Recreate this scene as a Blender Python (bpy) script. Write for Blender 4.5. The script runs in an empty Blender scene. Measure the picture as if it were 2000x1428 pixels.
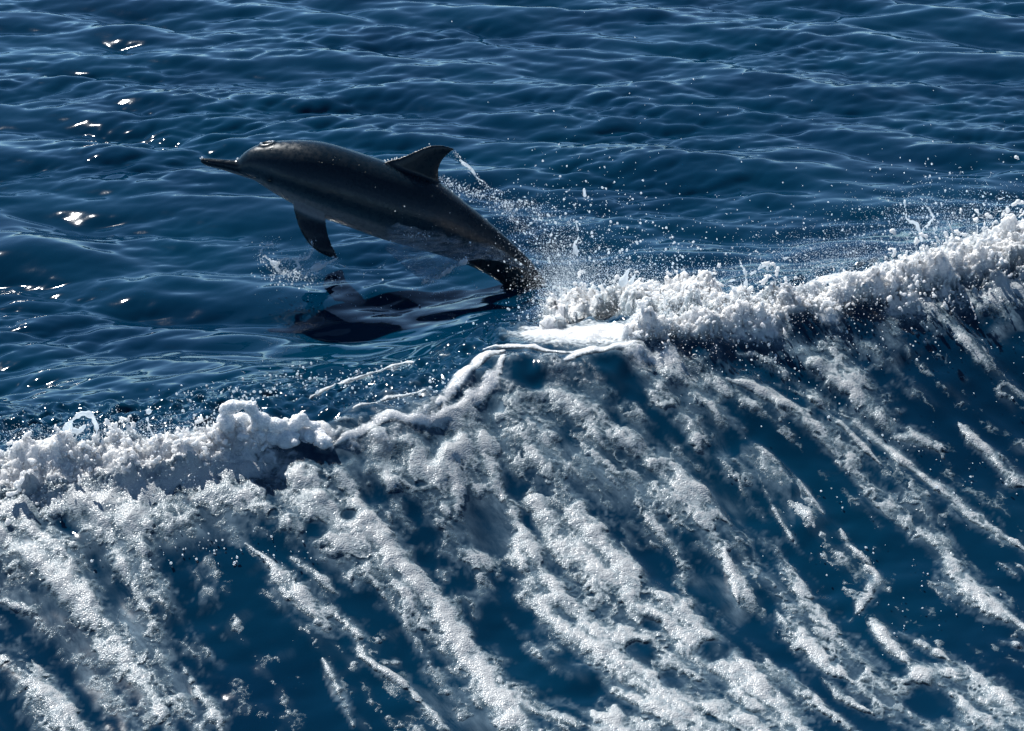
import bpy, math, random
import numpy as np
from mathutils import Vector

rng = np.random.default_rng(7)
random.seed(7)
scene = bpy.context.scene
COL = scene.collection

# ------------------------------------------------------------------ camera, sky, sun, exposure
CAM_Z, PITCH, HFOV = 4.0, math.radians(25.0), math.radians(30.0)
cam_data = bpy.data.cameras.new('camera')
cam = bpy.data.objects.new('camera', cam_data)
COL.objects.link(cam)
cam.location = (0, 0, CAM_Z)
cam.rotation_euler = (math.radians(90) - PITCH, 0, 0)
cam_data.sensor_width = 36
cam_data.lens = 18 / math.tan(HFOV / 2)
cam_data.clip_start, cam_data.clip_end = 0.1, 20000
scene.camera = cam

SUN_EL, SUN_AZ = math.radians(47), math.radians(-34)      # ahead of the camera, to the left
sun_dir = Vector((math.sin(SUN_AZ) * math.cos(SUN_EL), math.cos(SUN_AZ) * math.cos(SUN_EL), math.sin(SUN_EL)))
world = bpy.data.worlds.new('World')
scene.world = world
world.use_nodes = True
wn = world.node_tree
bg = wn.nodes['Background']
sky = wn.nodes.new('ShaderNodeTexSky')
sky.sky_type = 'NISHITA'
sky.sun_disc = False
sky.sun_elevation = SUN_EL
sky.sun_rotation = SUN_AZ
sky.air_density, sky.dust_density, sky.ozone_density = 0.45, 0.0, 2.0
bal = wn.nodes.new('ShaderNodeMix')            # even colour balance of the whole sky, as the photograph renders it
bal.data_type, bal.blend_type = 'RGBA', 'MULTIPLY'
bal.inputs[0].default_value = 1.0
bal.inputs[7].default_value = (0.86, 1.02, 1.0, 1)
wn.links.new(sky.outputs[0], bal.inputs[6])
wn.links.new(bal.outputs[2], bg.inputs[0])
bg.inputs[1].default_value = 0.09
sl = bpy.data.lights.new('sun', 'SUN')
sl.energy = 5.0
sl.angle = math.radians(0.53)
sl.color = (1.0, 0.985, 0.95)
so = bpy.data.objects.new('sun', sl)
COL.objects.link(so)
so.rotation_euler = sun_dir.to_track_quat('Z', 'Y').to_euler()
so.location = (0, 0, 30)
vs = scene.view_settings
vs.view_transform, vs.look, vs.exposure, vs.gamma = 'Standard', 'None', 0.68, 1.0
vs.use_curve_mapping = False
scene.cycles.max_bounces = 5
scene.cycles.diffuse_bounces = 4
scene.cycles.glossy_bounces = 2
scene.cycles.transmission_bounces = 2
scene.cycles.use_adaptive_sampling = True
scene.cycles.adaptive_threshold = 0.03
scene.cycles.transparent_max_bounces = 8
scene.cycles.use_denoising = True

# ------------------------------------------------------------------ helpers
FPX = 1000 / math.tan(HFOV / 2)
CP, SP = math.cos(PITCH), math.sin(PITCH)


def ray(px, py):
    """direction (not normalised, unit depth along the optical axis) of a point of the photograph"""
    a, b = (px - 1000) / FPX, (714 - py) / FPX
    return np.array([a, CP + b * SP, -SP + b * CP])


def at_plane(px, py, Y):
    d = ray(px, py)
    t = Y / d[1]
    return np.array([0, 0, CAM_Z]) + d * t


def smooth(a, lo, hi):
    t = np.clip((a - lo) / (hi - lo), 0, 1)
    return t * t * (3 - 2 * t)


def tag(o, label=None, cat=None, group=None, kind=None):
    if label: o['label'] = label
    if cat: o['category'] = cat
    if group: o['group'] = group
    if kind: o['kind'] = kind
    return o


def mesh_from(name, verts, faces, mat, parent=None, smooth_shade=True, attrs=None):
    me = bpy.data.meshes.new(name)
    verts = np.ascontiguousarray(verts, dtype=np.float32)
    faces = np.ascontiguousarray(faces, dtype=np.int32)
    n, k = faces.shape
    me.vertices.add(len(verts))
    me.vertices.foreach_set('co', verts.ravel())
    me.loops.add(n * k)
    me.loops.foreach_set('vertex_index', faces.ravel())
    me.polygons.add(n)
    me.polygons.foreach_set('loop_start', np.arange(0, n * k, k, dtype=np.int32))
    me.polygons.foreach_set('loop_total', np.full(n, k, dtype=np.int32))
    me.update(calc_edges=True)
    if smooth_shade:
        me.polygons.foreach_set('use_smooth', np.ones(n, dtype=bool))
    for key, arr in (attrs or {}).items():
        at_ = me.attributes.new(key, 'FLOAT', 'POINT')
        at_.data.foreach_set('value', np.ascontiguousarray(arr, dtype=np.float32).ravel())
    me.materials.append(mat)
    o = bpy.data.objects.new(name, me)
    COL.objects.link(o)
    o.parent = parent
    return o


def fnoise(shape, dx, lo, hi, seed, slope=1.5, aniso=None):
    """band-limited periodic noise on a grid with spacing dx; wavelengths lo..hi metres; unit deviation"""
    r = np.random.default_rng(seed)
    w = np.fft.rfft2(r.standard_normal(shape))
    ky = np.fft.fftfreq(shape[0], dx)[:, None]
    kx = np.fft.rfftfreq(shape[1], dx)[None, :]
    if aniso:
        ky = ky * aniso[1]
        kx = kx * aniso[0]
    k = np.sqrt(kx * kx + ky * ky) + 1e-9
    amp = k ** (-slope) * np.exp(-(k * lo) ** 4) * np.exp(-(1 / (k * hi)) ** 4)
    f = np.fft.irfft2(w * amp, s=shape)
    return (f - f.mean()) / f.std()


def bilin(f, gx, gy, periodic=False):
    """sample grid f[row,col] at fractional coordinates"""
    h, w = f.shape
    if periodic:
        gx, gy = np.mod(gx, w), np.mod(gy, h)
    else:
        gx, gy = np.clip(gx, 0, w - 1.001), np.clip(gy, 0, h - 1.001)
    x0, y0 = np.floor(gx).astype(np.int64), np.floor(gy).astype(np.int64)
    fx, fy = gx - x0, gy - y0
    if periodic:
        x0 %= w
        y0 %= h
    x1, y1 = (x0 + 1) % w, (y0 + 1) % h
    return (f[y0, x0] * (1 - fx) + f[y0, x1] * fx) * (1 - fy) + (f[y1, x0] * (1 - fx) + f[y1, x1] * fx) * fy


# ------------------------------------------------------------------ materials
def new_mat(name):
    m = bpy.data.materials.new(name)
    m.use_nodes = True
    m.node_tree.nodes.clear()
    N, L = m.node_tree.nodes, m.node_tree.links
    out = N.new('ShaderNodeOutputMaterial')
    return m, N, L, out


def attr_node(N, name):
    a = N.new('ShaderNodeAttribute')
    a.attribute_name = name
    return a.outputs['Fac']


def mixc(N, L, fac, a, b):
    m = N.new('ShaderNodeMix')
    m.data_type = 'RGBA'
    if hasattr(fac, 'is_linked'):
        L.new(fac, m.inputs[0])
    else:
        m.inputs[0].default_value = fac
    for sock, v in ((m.inputs[6], a), (m.inputs[7], b)):
        if hasattr(v, 'is_linked'):
            L.new(v, sock)
        else:
            sock.default_value = (*v, 1)
    return m.outputs[2]


def maprange(N, L, val, a, b, c, d):
    m = N.new('ShaderNodeMapRange')
    L.new(val, m.inputs[0])
    for i, v in enumerate((a, b, c, d)):
        m.inputs[i + 1].default_value = v
    return m.outputs[0]


def math_node(N, L, op, a, b):
    m = N.new('ShaderNodeMath')
    m.operation = op
    for i, v in enumerate((a, b)):
        if hasattr(v, 'is_linked'):
            L.new(v, m.inputs[i])
        else:
            m.inputs[i].default_value = v
    return m.outputs[0]


def coords(N):
    return N.new('ShaderNodeTexCoord').outputs['Object']


def flow_coords(N, L, co, stretch):
    """coordinates squeezed along the direction in which the water slides down the wave"""
    r = N.new('ShaderNodeMapping')
    r.inputs['Rotation'].default_value = (0, 0, math.radians(58))
    L.new(co, r.inputs[0])
    m = N.new('ShaderNodeMapping')
    m.inputs['Scale'].default_value = (stretch, 1, 1)
    L.new(r.outputs[0], m.inputs[0])
    return m.outputs[0]


def warp(N, L, vec, scale, amount):
    n = N.new('ShaderNodeTexNoise')
    L.new(vec, n.inputs['Vector'])
    n.inputs['Scale'].default_value = scale
    n.inputs['Detail'].default_value = 3
    a = N.new('ShaderNodeVectorMath')
    a.operation = 'MULTIPLY_ADD'
    L.new(n.outputs['Color'], a.inputs[0])
    a.inputs[1].default_value = (amount,) * 3
    L.new(vec, a.inputs[2])
    return a.outputs[0]


def noise_tex(N, L, vec, scale, detail=3, rough=0.55):
    n = N.new('ShaderNodeTexNoise')
    L.new(vec, n.inputs['Vector'])
    n.inputs['Scale'].default_value = scale
    n.inputs['Detail'].default_value = detail
    n.inputs['Roughness'].default_value = rough
    return n.outputs[0]


def voronoi(N, L, vec, scale, feature='F1', smoothness=0.6):
    n = N.new('ShaderNodeTexVoronoi')
    n.feature = feature
    L.new(vec, n.inputs['Vector'])
    n.inputs['Scale'].default_value = scale
    if 'Smoothness' in n.inputs and feature == 'SMOOTH_F1':
        n.inputs['Smoothness'].default_value = smoothness
    return n.outputs['Distance']


def bump(N, L, height, strength, dist, normal=None):
    b = N.new('ShaderNodeBump')
    b.inputs['Strength'].default_value = strength
    b.inputs['Distance'].default_value = dist
    L.new(height, b.inputs['Height'])
    if normal is not None:
        L.new(normal, b.inputs['Normal'])
    return b.outputs[0]


def make_water():
    m, N, L, out = new_mat('sea water')
    p = N.new('ShaderNodeBsdfPrincipled')
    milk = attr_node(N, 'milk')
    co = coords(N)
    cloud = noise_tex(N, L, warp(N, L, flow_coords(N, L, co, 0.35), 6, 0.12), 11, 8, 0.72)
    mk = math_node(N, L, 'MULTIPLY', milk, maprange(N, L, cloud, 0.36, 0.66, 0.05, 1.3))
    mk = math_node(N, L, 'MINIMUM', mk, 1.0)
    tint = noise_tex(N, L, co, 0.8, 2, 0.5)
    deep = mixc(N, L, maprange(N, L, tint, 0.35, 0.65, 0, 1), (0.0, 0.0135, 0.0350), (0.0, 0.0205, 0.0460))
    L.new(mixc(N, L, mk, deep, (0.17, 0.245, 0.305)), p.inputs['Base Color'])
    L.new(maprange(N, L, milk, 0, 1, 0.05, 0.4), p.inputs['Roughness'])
    p.inputs['IOR'].default_value = 1.333
    L.new(maprange(N, L, milk, 0, 0.6, 0.5, 0.12), p.inputs['Specular IOR Level'])
    rip = noise_tex(N, L, co, 16, 3, 0.5)
    L.new(bump(N, L, rip, 0.12, 0.008), p.inputs['Normal'])
    L.new(p.outputs[0], out.inputs[0])
    return m


def make_foam(name, bubble_scale, bubble_strength, thin_attr=True, white=(0.80, 0.81, 0.82), through=0.22, glow=0.0):
    m, N, L, out = new_mat(name)
    p = N.new('ShaderNodeBsdfPrincipled')
    co = coords(N)
    if thin_attr:
        th = attr_node(N, 'thick')
        nz = noise_tex(N, L, co, 30, 4, 0.6)
        f = math_node(N, L, 'ADD', th, math_node(N, L, 'MULTIPLY', math_node(N, L, 'SUBTRACT', nz, 0.5), 0.40))
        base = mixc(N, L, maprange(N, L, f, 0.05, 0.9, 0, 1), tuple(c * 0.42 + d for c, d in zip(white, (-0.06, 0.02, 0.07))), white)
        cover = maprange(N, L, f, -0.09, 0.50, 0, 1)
    else:
        nz = noise_tex(N, L, co, 18, 4, 0.6)
        base = mixc(N, L, maprange(N, L, nz, 0.3, 0.6, 0, 1), (0.66, 0.70, 0.73), white)
        cover = None
    L.new(base, p.inputs['Base Color'])
    p.inputs['Roughness'].default_value = 0.22
    if glow:                                # light wanders through the aerated mass
        p.inputs['Subsurface Weight'].default_value = 1.0
        p.inputs['Subsurface Radius'].default_value = (1, 1, 1)
        p.inputs['Subsurface Scale'].default_value = glow
    p.inputs['IOR'].default_value = 1.33
    v1 = voronoi(N, L, co, bubble_scale, 'F1')
    hgt = math_node(N, L, 'MULTIPLY', math_node(N, L, 'MULTIPLY', v1, v1), -1.1)
    hgt = math_node(N, L, 'ADD', hgt, math_node(N, L, 'MULTIPLY', noise_tex(N, L, co, bubble_scale * 0.4, 3, 0.6), 0.7))
    nrm = bump(N, L, hgt, bubble_strength, 0.006)
    L.new(nrm, p.inputs['Normal'])
    tr = N.new('ShaderNodeBsdfTranslucent')
    L.new(base, tr.inputs[0])
    L.new(nrm, tr.inputs['Normal'])
    mx = N.new('ShaderNodeMixShader')
    mx.inputs[0].default_value = through
    L.new(p.outputs[0], mx.inputs[1])
    L.new(tr.outputs[0], mx.inputs[2])
    if cover is None:
        L.new(mx.outputs[0], out.inputs[0])
    else:                                   # foam films thin out to nothing at their edges
        tp = N.new('ShaderNodeBsdfTransparent')
        m3 = N.new('ShaderNodeMixShader')
        L.new(cover, m3.inputs[0])
        L.new(tp.outputs[0], m3.inputs[1])
        L.new(mx.outputs[0], m3.inputs[2])
        L.new(m3.outputs[0], out.inputs[0])
    return m


def make_spray(name, clear):
    """flung water: white standing in for sunlight refracted in drops, mixed with clear water"""
    m, N, L, out = new_mat(name)
    p = N.new('ShaderNodeBsdfPrincipled')
    p.inputs['Base Color'].default_value = (0.84, 0.90, 0.95, 1)  # near-white puts the sparkle of backlit drops into the colour
    p.inputs['Roughness'].default_value = 0.12
    p.inputs['IOR'].default_value = 1.333
    tr = N.new('ShaderNodeBsdfTranslucent')
    tr.inputs[0].default_value = (0.92, 0.96, 0.98, 1)
    mx = N.new('ShaderNodeMixShader')
    mx.inputs[0].default_value = 0.62
    L.new(p.outputs[0], mx.inputs[1])
    L.new(tr.outputs[0], mx.inputs[2])
    g = N.new('ShaderNodeBsdfTransparent')
    g.inputs[0].default_value = (0.92, 0.95, 0.97, 1)
    m2 = N.new('ShaderNodeMixShader')
    m2.inputs[0].default_value = clear
    L.new(mx.outputs[0], m2.inputs[1])
    L.new(g.outputs[0], m2.inputs[2])
    L.new(m2.outputs[0], out.inputs[0])
    return m


def make_film():
    m, N, L, out = new_mat('thin water film')
    t = N.new('ShaderNodeBsdfTransparent')
    t.inputs[0].default_value = (0.93, 0.96, 0.98, 1)
    p = N.new('ShaderNodeBsdfPrincipled')
    p.inputs['Base Color'].default_value = (0.33, 0.41, 0.47, 1)
    p.inputs['Roughness'].default_value = 0.08
    p.inputs['IOR'].default_value = 1.333
    co = coords(N)
    mp = N.new('ShaderNodeMapping')
    mp.inputs['Rotation'].default_value = (0, math.radians(-32), 0)
    mp.inputs['Scale'].default_value = (0.35, 1, 2.2)
    L.new(co, mp.inputs[0])
    nz = noise_tex(N, L, mp.outputs[0], 26, 4, 0.6)
    L.new(bump(N, L, nz, 0.7, 0.02), p.inputs['Normal'])
    mx = N.new('ShaderNodeMixShader')
    L.new(math_node(N, L, 'MULTIPLY', attr_node(N, 'body'), maprange(N, L, nz, 0.35, 0.7, 0.08, 0.60)), mx.inputs[0])
    L.new(t.outputs[0], mx.inputs[1])
    L.new(p.outputs[0], mx.inputs[2])
    L.new(mx.outputs[0], out.inputs[0])
    return m


def make_skin():
    m, N, L, out = new_mat('wet dolphin skin')
    p = N.new('ShaderNodeBsdfPrincipled')
    co = coords(N)
    tone = attr_node(N, 'tone')
    nz = noise_tex(N, L, co, 14, 5, 0.6)
    tt = math_node(N, L, 'ADD', tone, math_node(N, L, 'MULTIPLY', math_node(N, L, 'SUBTRACT', nz, 0.5), 0.10))
    r = N.new('ShaderNodeValToRGB')
    L.new(tt, r.inputs[0])
    e = r.color_ramp.elements
    e[0].position, e[0].color = 0.0, (0.0025, 0.0095, 0.0165, 1)
    e[1].position, e[1].color = 1.0, (0.30, 0.29, 0.28, 1)
    for pos, c in ((0.3, (0.0060, 0.0185, 0.0290, 1)), (0.6, (0.036, 0.062, 0.078, 1))):
        x = e.new(pos)
        x.color = c
    L.new(r.outputs[0], p.inputs['Base Color'])
    L.new(maprange(N, L, noise_tex(N, L, co, 40, 3), 0.3, 0.7, 0.20, 0.38), p.inputs['Roughness'])
    p.inputs['IOR'].default_value = 1.36
    # beads of water that cling to the skin
    v = voronoi(N, L, co, 60, 'F1')
    beads = maprange(N, L, v, 0.0, 0.16, 1.0, 0.0)
    gate = maprange(N, L, noise_tex(N, L, co, 5, 2), 0.50, 0.62, 0, 1)
    n1 = bump(N, L, math_node(N, L, 'MULTIPLY', beads, gate), 0.9, 0.008)
    n2 = bump(N, L, noise_tex(N, L, co, 55, 3), 0.10, 0.004, n1)
    L.new(n2, p.inputs['Normal'])
    L.new(p.outputs[0], out.inputs[0])
    return m


M_WATER = make_water()
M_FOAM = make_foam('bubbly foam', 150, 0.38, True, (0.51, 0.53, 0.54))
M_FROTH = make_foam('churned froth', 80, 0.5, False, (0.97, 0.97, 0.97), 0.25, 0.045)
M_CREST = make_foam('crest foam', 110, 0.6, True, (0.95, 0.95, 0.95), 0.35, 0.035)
M_CRESTLUMP = make_foam('foam hump', 100, 0.9, False, (0.93, 0.93, 0.93), 0.1, 0.03)
M_SPRAY = make_spray('flung spray', 0.12)
M_STRAND = make_spray('thrown water', 0.45)
M_FILM = make_film()
M_SKIN = make_skin()

# ------------------------------------------------------------------ the wake wave: its large shape
def on_height(px, py, z):
    d = ray(px, py)
    t = (z - CAM_Z) / d[2]
    return np.array([0, 0, CAM_Z]) + d * t


CREST = [(-700, 975, .36), (-300, 925, .38), (0, 893, .40), (220, 872, .42), (430, 842, .44), (620, 836, .44), (800, 790, .46),
         (960, 705, .50), (1180, 685, .50), (1400, 632, .52), (1600, 588, .54), (1800, 535, .60), (2000, 475, .66), (2300, 385, .70), (2800, 270, .70)]
_c = np.array([on_height(*c) for c in CREST])
_xs = np.linspace(-9, 9, 1801)
def _smooth_curve(vals):
    v = np.interp(_xs, _c[:, 0], vals)
    # straight continuation beyond the traced crest
    k = np.exp(-np.linspace(-2.5, 2.5, 41) ** 2)
    k /= k.sum()
    vp = np.pad(v, 20, mode='reflect', reflect_type='odd')
    return np.convolve(vp, k, 'valid')
_cy = _c[:, 1].copy()
_yl = np.interp(_xs, _c[:, 0], _cy)
_sl, _sr = 0.34, 0.34
_yl = np.where(_xs < _c[0, 0], _cy[0] + _sl * (_xs - _c[0, 0]), np.where(_xs > _c[-1, 0], _cy[-1] + _sr * (_xs - _c[-1, 0]), _yl))
_k = np.exp(-np.linspace(-2.5, 2.5, 31) ** 2); _k /= _k.sum()
CREST_Y = np.convolve(np.pad(_yl, 15, mode='reflect', reflect_type='odd'), _k, 'valid')
CREST_H = _smooth_curve(_c[:, 2])
CA = math.cos(math.atan(0.42))


def crest_y(x):
    return np.interp(x, _xs, CREST_Y) + np.where(np.abs(x) > 9, 0.34 * (x - 9 * np.sign(x)), 0)


def crest_h(x):
    return np.interp(x, _xs, CREST_H) * np.exp(-(np.maximum(np.abs(x) - 7, 0) / 6) ** 2)


def zbase(x, y):
    v = (crest_y(x) - y) * CA
    h = crest_h(x)
    far = np.exp(-(np.maximum(np.abs(x) - 7, 0) / 6) ** 2)
    lo = 0.30 * far
    fr = -lo + (h + lo - 0.05 * far) / (1 + np.abs(np.maximum(v, 0) / 1.02) ** 1.65) + 0.05 * far * np.exp(-(np.maximum(v, 0) / 0.13) ** 2)
    back = h * np.exp(-(np.minimum(v, 0) / 1.02) ** 2)
    z = np.where(v > 0, fr, back)
    # in front of the wave the trough comes back to sea level
    return z + lo * smooth(v, 3.0, 8.0)


def at(px, py):
    """point of the large wave / sea surface that the photograph shows at a pixel"""
    d = ray(px, py)
    t = np.arange(4.5, 40, 0.008)
    P = np.array([0, 0, CAM_Z])[:, None] + d[:, None] * t
    hit = np.nonzero(P[2] < zbase(P[0], P[1]))[0]
    i = hit[0] if len(hit) else len(t) - 1
    return P[:, i]


# ------------------------------------------------------------------ foam layout on the wave (metres)
DX = 0.005
GX0, GX1, GY0, GY1 = -3.0, 3.7, 4.6, 10.2
nx, ny = int((GX1 - GX0) / DX) + 1, int((GY1 - GY0) / DX) + 1
gx = GX0 + np.arange(nx) * DX
gy = GY0 + np.arange(ny) * DX

# every stroke: list of (photo x, photo y, half width in photo pixels)
FOAM = [
    # left crest
    (1.3, [(-120, 960, 70), (60, 925, 62), (200, 905, 58), (330, 895, 52), (450, 870, 46), (540, 865, 30)]),
    (1.0, [(-60, 1000, 50), (120, 985, 48), (280, 960, 45), (420, 930, 40), (520, 915, 30)]),
    (1.3, [(440, 815, 20), (500, 828, 26), (570, 838, 24), (625, 852, 24), (650, 875, 12)]),
    (0.5, [(-60, 1050, 60), (150, 1035, 60), (330, 1000, 50), (480, 965, 44), (560, 960, 30)]),
    (0.32, [(20, 1130, 50), (180, 1120, 60), (250, 1110, 50)]),
    # ropes along the crest
    (1.2, [(645, 872, 8), (690, 855, 10), (722, 832, 11), (755, 812, 13), (800, 822, 10), (850, 830, 11), (895, 808, 14), (940, 770, 15), (968, 730, 14), (985, 695, 12)]),
    (1.1, [(855, 795, 12), (888, 752, 14), (935, 706, 13), (985, 683, 10)]),
    (1.1, [(945, 684, 7), (1010, 676, 8), (1060, 684, 6), (1120, 686, 6), (1180, 680, 8)]),
    (1.2, [(1103, 708, 8), (1130, 690, 11), (1190, 680, 13), (1240, 672, 20)]),
    (0.8, [(600, 782, 4), (660, 752, 8), (720, 732, 8), (790, 712, 6), (880, 694, 4)]),
    (0.7, [(690, 802, 4), (750, 780, 6), (830, 765, 4)]),
    # right crest, seen over the back of the wave too
    (1.4, [(1085, 640, 40), (1160, 612, 75), (1250, 595, 85), (1330, 600, 80), (1420, 590, 70), (1500, 578, 50)]),
    (1.4, [(1250, 655, 36), (1350, 645, 32), (1450, 622, 32), (1560, 598, 34), (1650, 585, 34), (1750, 562, 36), (1850, 525, 42), (1950, 492, 50), (2100, 440, 60), (2400, 350, 70)]),
    (1.1, [(1560, 560, 30), (1660, 540, 30), (1760, 515, 30), (1900, 470, 40), (2100, 410, 50)]),
    (0.62, [(1420, 660, 30), (1520, 640, 30), (1640, 612, 26), (1740, 610, 34), (1830, 590, 34), (1930, 575, 40), (2050, 550, 44)]),
    (1.3, [(1040, 650, 50), (1100, 652, 80), (1180, 648, 90), (1270, 645, 80)]),
    (1.0, [(1000, 640, 8), (1060, 645, 14), (1120, 650, 16), (1200, 655, 16)]),
]
FACE_FOAM = [
    # big diagonal stream left of centre
    (0.95, [(430, 905, 40), (560, 930, 34), (640, 1010, 40), (740, 1080, 46), (830, 1160, 44), (870, 1230, 38), (930, 1320, 44), (1010, 1440, 55)]),
    (0.8, [(755, 925, 30), (820, 912, 36), (872, 945, 22)]),
    (0.8, [(680, 955, 34), (700, 1000, 34), (765, 1040, 40)]),
    (0.8, [(880, 965, 14), (940, 955, 20), (985, 975, 14)]),
    (0.75, [(905, 1100, 14), (960, 1090, 24), (1020, 1090, 24)]),
    # broad sheet right of centre
    (0.85, [(1030, 965, 22), (1045, 1000, 34), (1040, 1050, 38), (1100, 1070, 50), (1180, 1110, 58), (1230, 1160, 55)]),
    (0.85, [(1000, 1130, 25), (1080, 1175, 40), (1180, 1230, 60), (1300, 1250, 62), (1400, 1310, 62), (1490, 1390, 60), (1560, 1460, 60)]),
    (0.8, [(1090, 1230, 30), (1200, 1310, 50), (1300, 1380, 55), (1400, 1440, 55)]),
    (0.75, [(1180, 1400, 35), (1260, 1430, 45)]),
    (0.8, [(1262, 1010, 16), (1290, 1055, 24), (1330, 1100, 13), (1340, 1160, 24), (1370, 1220, 26)]),
    (0.6, [(1415, 1085, 8), (1428, 1135, 9), (1440, 1180, 5)]),
    # pale arm
    (0.62, [(1440, 1010, 24), (1480, 1060, 18), (1530, 1120, 17), (1580, 1180, 20), (1640, 1260, 19), (1720, 1340, 26), (1800, 1430, 34)]),
    (0.8, [(1515, 1195, 9), (1550, 1240, 18), (1600, 1290, 16), (1665, 1335, 12)]),
    (0.8, [(1605, 1325, 8), (1640, 1360, 13), (1705, 1395, 5)]),
    # lower right
    (0.85, [(1765, 1335, 20), (1830, 1312, 18), (1900, 1345, 30), (1960, 1385, 34), (2030, 1440, 40)]),
    (0.75, [(1770, 1390, 14), (1820, 1425, 20), (1900, 1440, 30)]),
    (0.75, [(1755, 1236, 11), (1800, 1258, 11), (1855, 1292, 9)]),
    (0.75, [(1712, 1228, 12), (1740, 1265, 13), (1775, 1300, 9)]),
    (0.7, [(1690, 1108, 9), (1712, 1128, 8), (1692, 1170, 11), (1660, 1212, 4)]),
    (0.65, [(1642, 1038, 7), (1660, 1070, 6), (1700, 1106, 4)]),
    (0.55, [(1545, 920, 3), (1580, 970, 6), (1610, 1010, 4)]),
    (0.5, [(1480, 930, 3), (1520, 1010, 5), (1560, 1070, 6), (1585, 1090, 5)]),
    # long streaks to the right
    (0.95, [(1230, 690, 26), (1320, 720, 26), (1395, 760, 18), (1420, 775, 10)]),
    (0.85, [(1420, 745, 14), (1500, 775, 17), (1560, 802, 14), (1600, 842, 14), (1650, 890, 18), (1680, 930, 15), (1740, 990, 19), (1800, 1040, 19), (1850, 1080, 13), (1880, 1140, 20), (1940, 1190, 22), (2020, 1240, 22)]),
    (0.85, [(1440, 690, 12), (1480, 695, 11), (1560, 745, 11), (1620, 790, 12), (1690, 840, 12), (1750, 890, 12), (1800, 930, 9), (1850, 965, 14), (1920, 1020, 17), (2010, 1080, 18)]),
    (0.55, [(1500, 740, 9), (1580, 775, 9), (1650, 840, 7), (1720, 910, 6)]),
    (0.6, [(1740, 858, 6), (1800, 862, 13), (1850, 882, 5)]),
    (0.65, [(1880, 850, 8), (1925, 885, 10), (1970, 935, 12), (2020, 960, 12)]),
    (0.5, [(1950, 1100, 4), (1990, 1130, 7)]),
    (0.6, [(1990, 1260, 10), (1950, 1250, 7)]),
    (0.5, [(1340, 740, 14), (1390, 800, 10), (1410, 860, 6)]),
    # lower left
    (0.7, [(-20, 1165, 13), (40, 1192, 9)]),
    (0.75, [(62, 1290, 7), (100, 1340, 17), (140, 1390, 22), (175, 1440, 26)]),
    (0.75, [(350, 1288, 4), (392, 1355, 14), (435, 1430, 18)]),
    (0.85, [(480, 1062, 8), (545, 1112, 15), (600, 1180, 19), (655, 1205, 20), (692, 1240, 13), (712, 1290, 9), (790, 1340, 10), (850, 1400, 13), (900, 1450, 16)]),
    (0.75, [(560, 1082, 8), (620, 1125, 10), (662, 1162, 9)]),
    (0.5, [(630, 1290, 5), (655, 1340, 7), (690, 1420, 7)]),
    (0.6, [(780, 1290, 9), (740, 1300, 5)]),
    (0.7, [(940, 1330, 12), (1010, 1370, 16), (1080, 1400, 14), (1150, 1420, 20)]),
    (0.55, [(20, 1040, 16), (110, 1060, 14), (230, 1060, 12)]),
    (0.5, [(0, 1290, 6), (15, 1300, 5)]),
    # thin veils of bubbles below the crest
    (0.46, [(990, 720, 30), (1080, 790, 60), (1170, 850, 66), (1280, 930, 60), (1400, 985, 50)]),
    (0.42, [(690, 880, 34), (800, 870, 44), (940, 870, 60), (1010, 900, 44)]),
    (0.32, [(900, 960, 40), (960, 1010, 34), (1000, 1060, 30)]),
    (0.34, [(1240, 700, 34), (1310, 780, 34), (1370, 850, 26)]),
    (0.26, [(100, 1080, 50), (180, 1180, 50), (240, 1300, 44), (290, 1420, 40)]),
    (0.36, [(1600, 640, 30), (1650, 700, 34), (1680, 780, 24)]),
]
HOLES = [(1120, 1335, 44), (1100, 1300, 26), (960, 1200, 40), (985, 1255, 40), (1020, 1300, 30), (1280, 1135, 26), (1265, 1090, 20), (1275, 1222, 16), (1250, 1275, 22), (1395, 1275, 26),
         (1310, 1335, 18), (1820, 1375, 30), (1370, 1150, 22), (700, 1180, 30), (620, 1040, 18), (680, 1010, 12), (1230, 760, 26), (1300, 830, 30), (1570, 640, 26), (1690, 625, 34),
         (830, 1090, 14), (905, 1150, 22), (1530, 1290, 16), (1480, 1230, 30), (945, 1040, 40), (940, 1000, 20), (1030, 730, 30), (1200, 720, 24), (840, 1040, 12), (1420, 1040, 14)]
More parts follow.
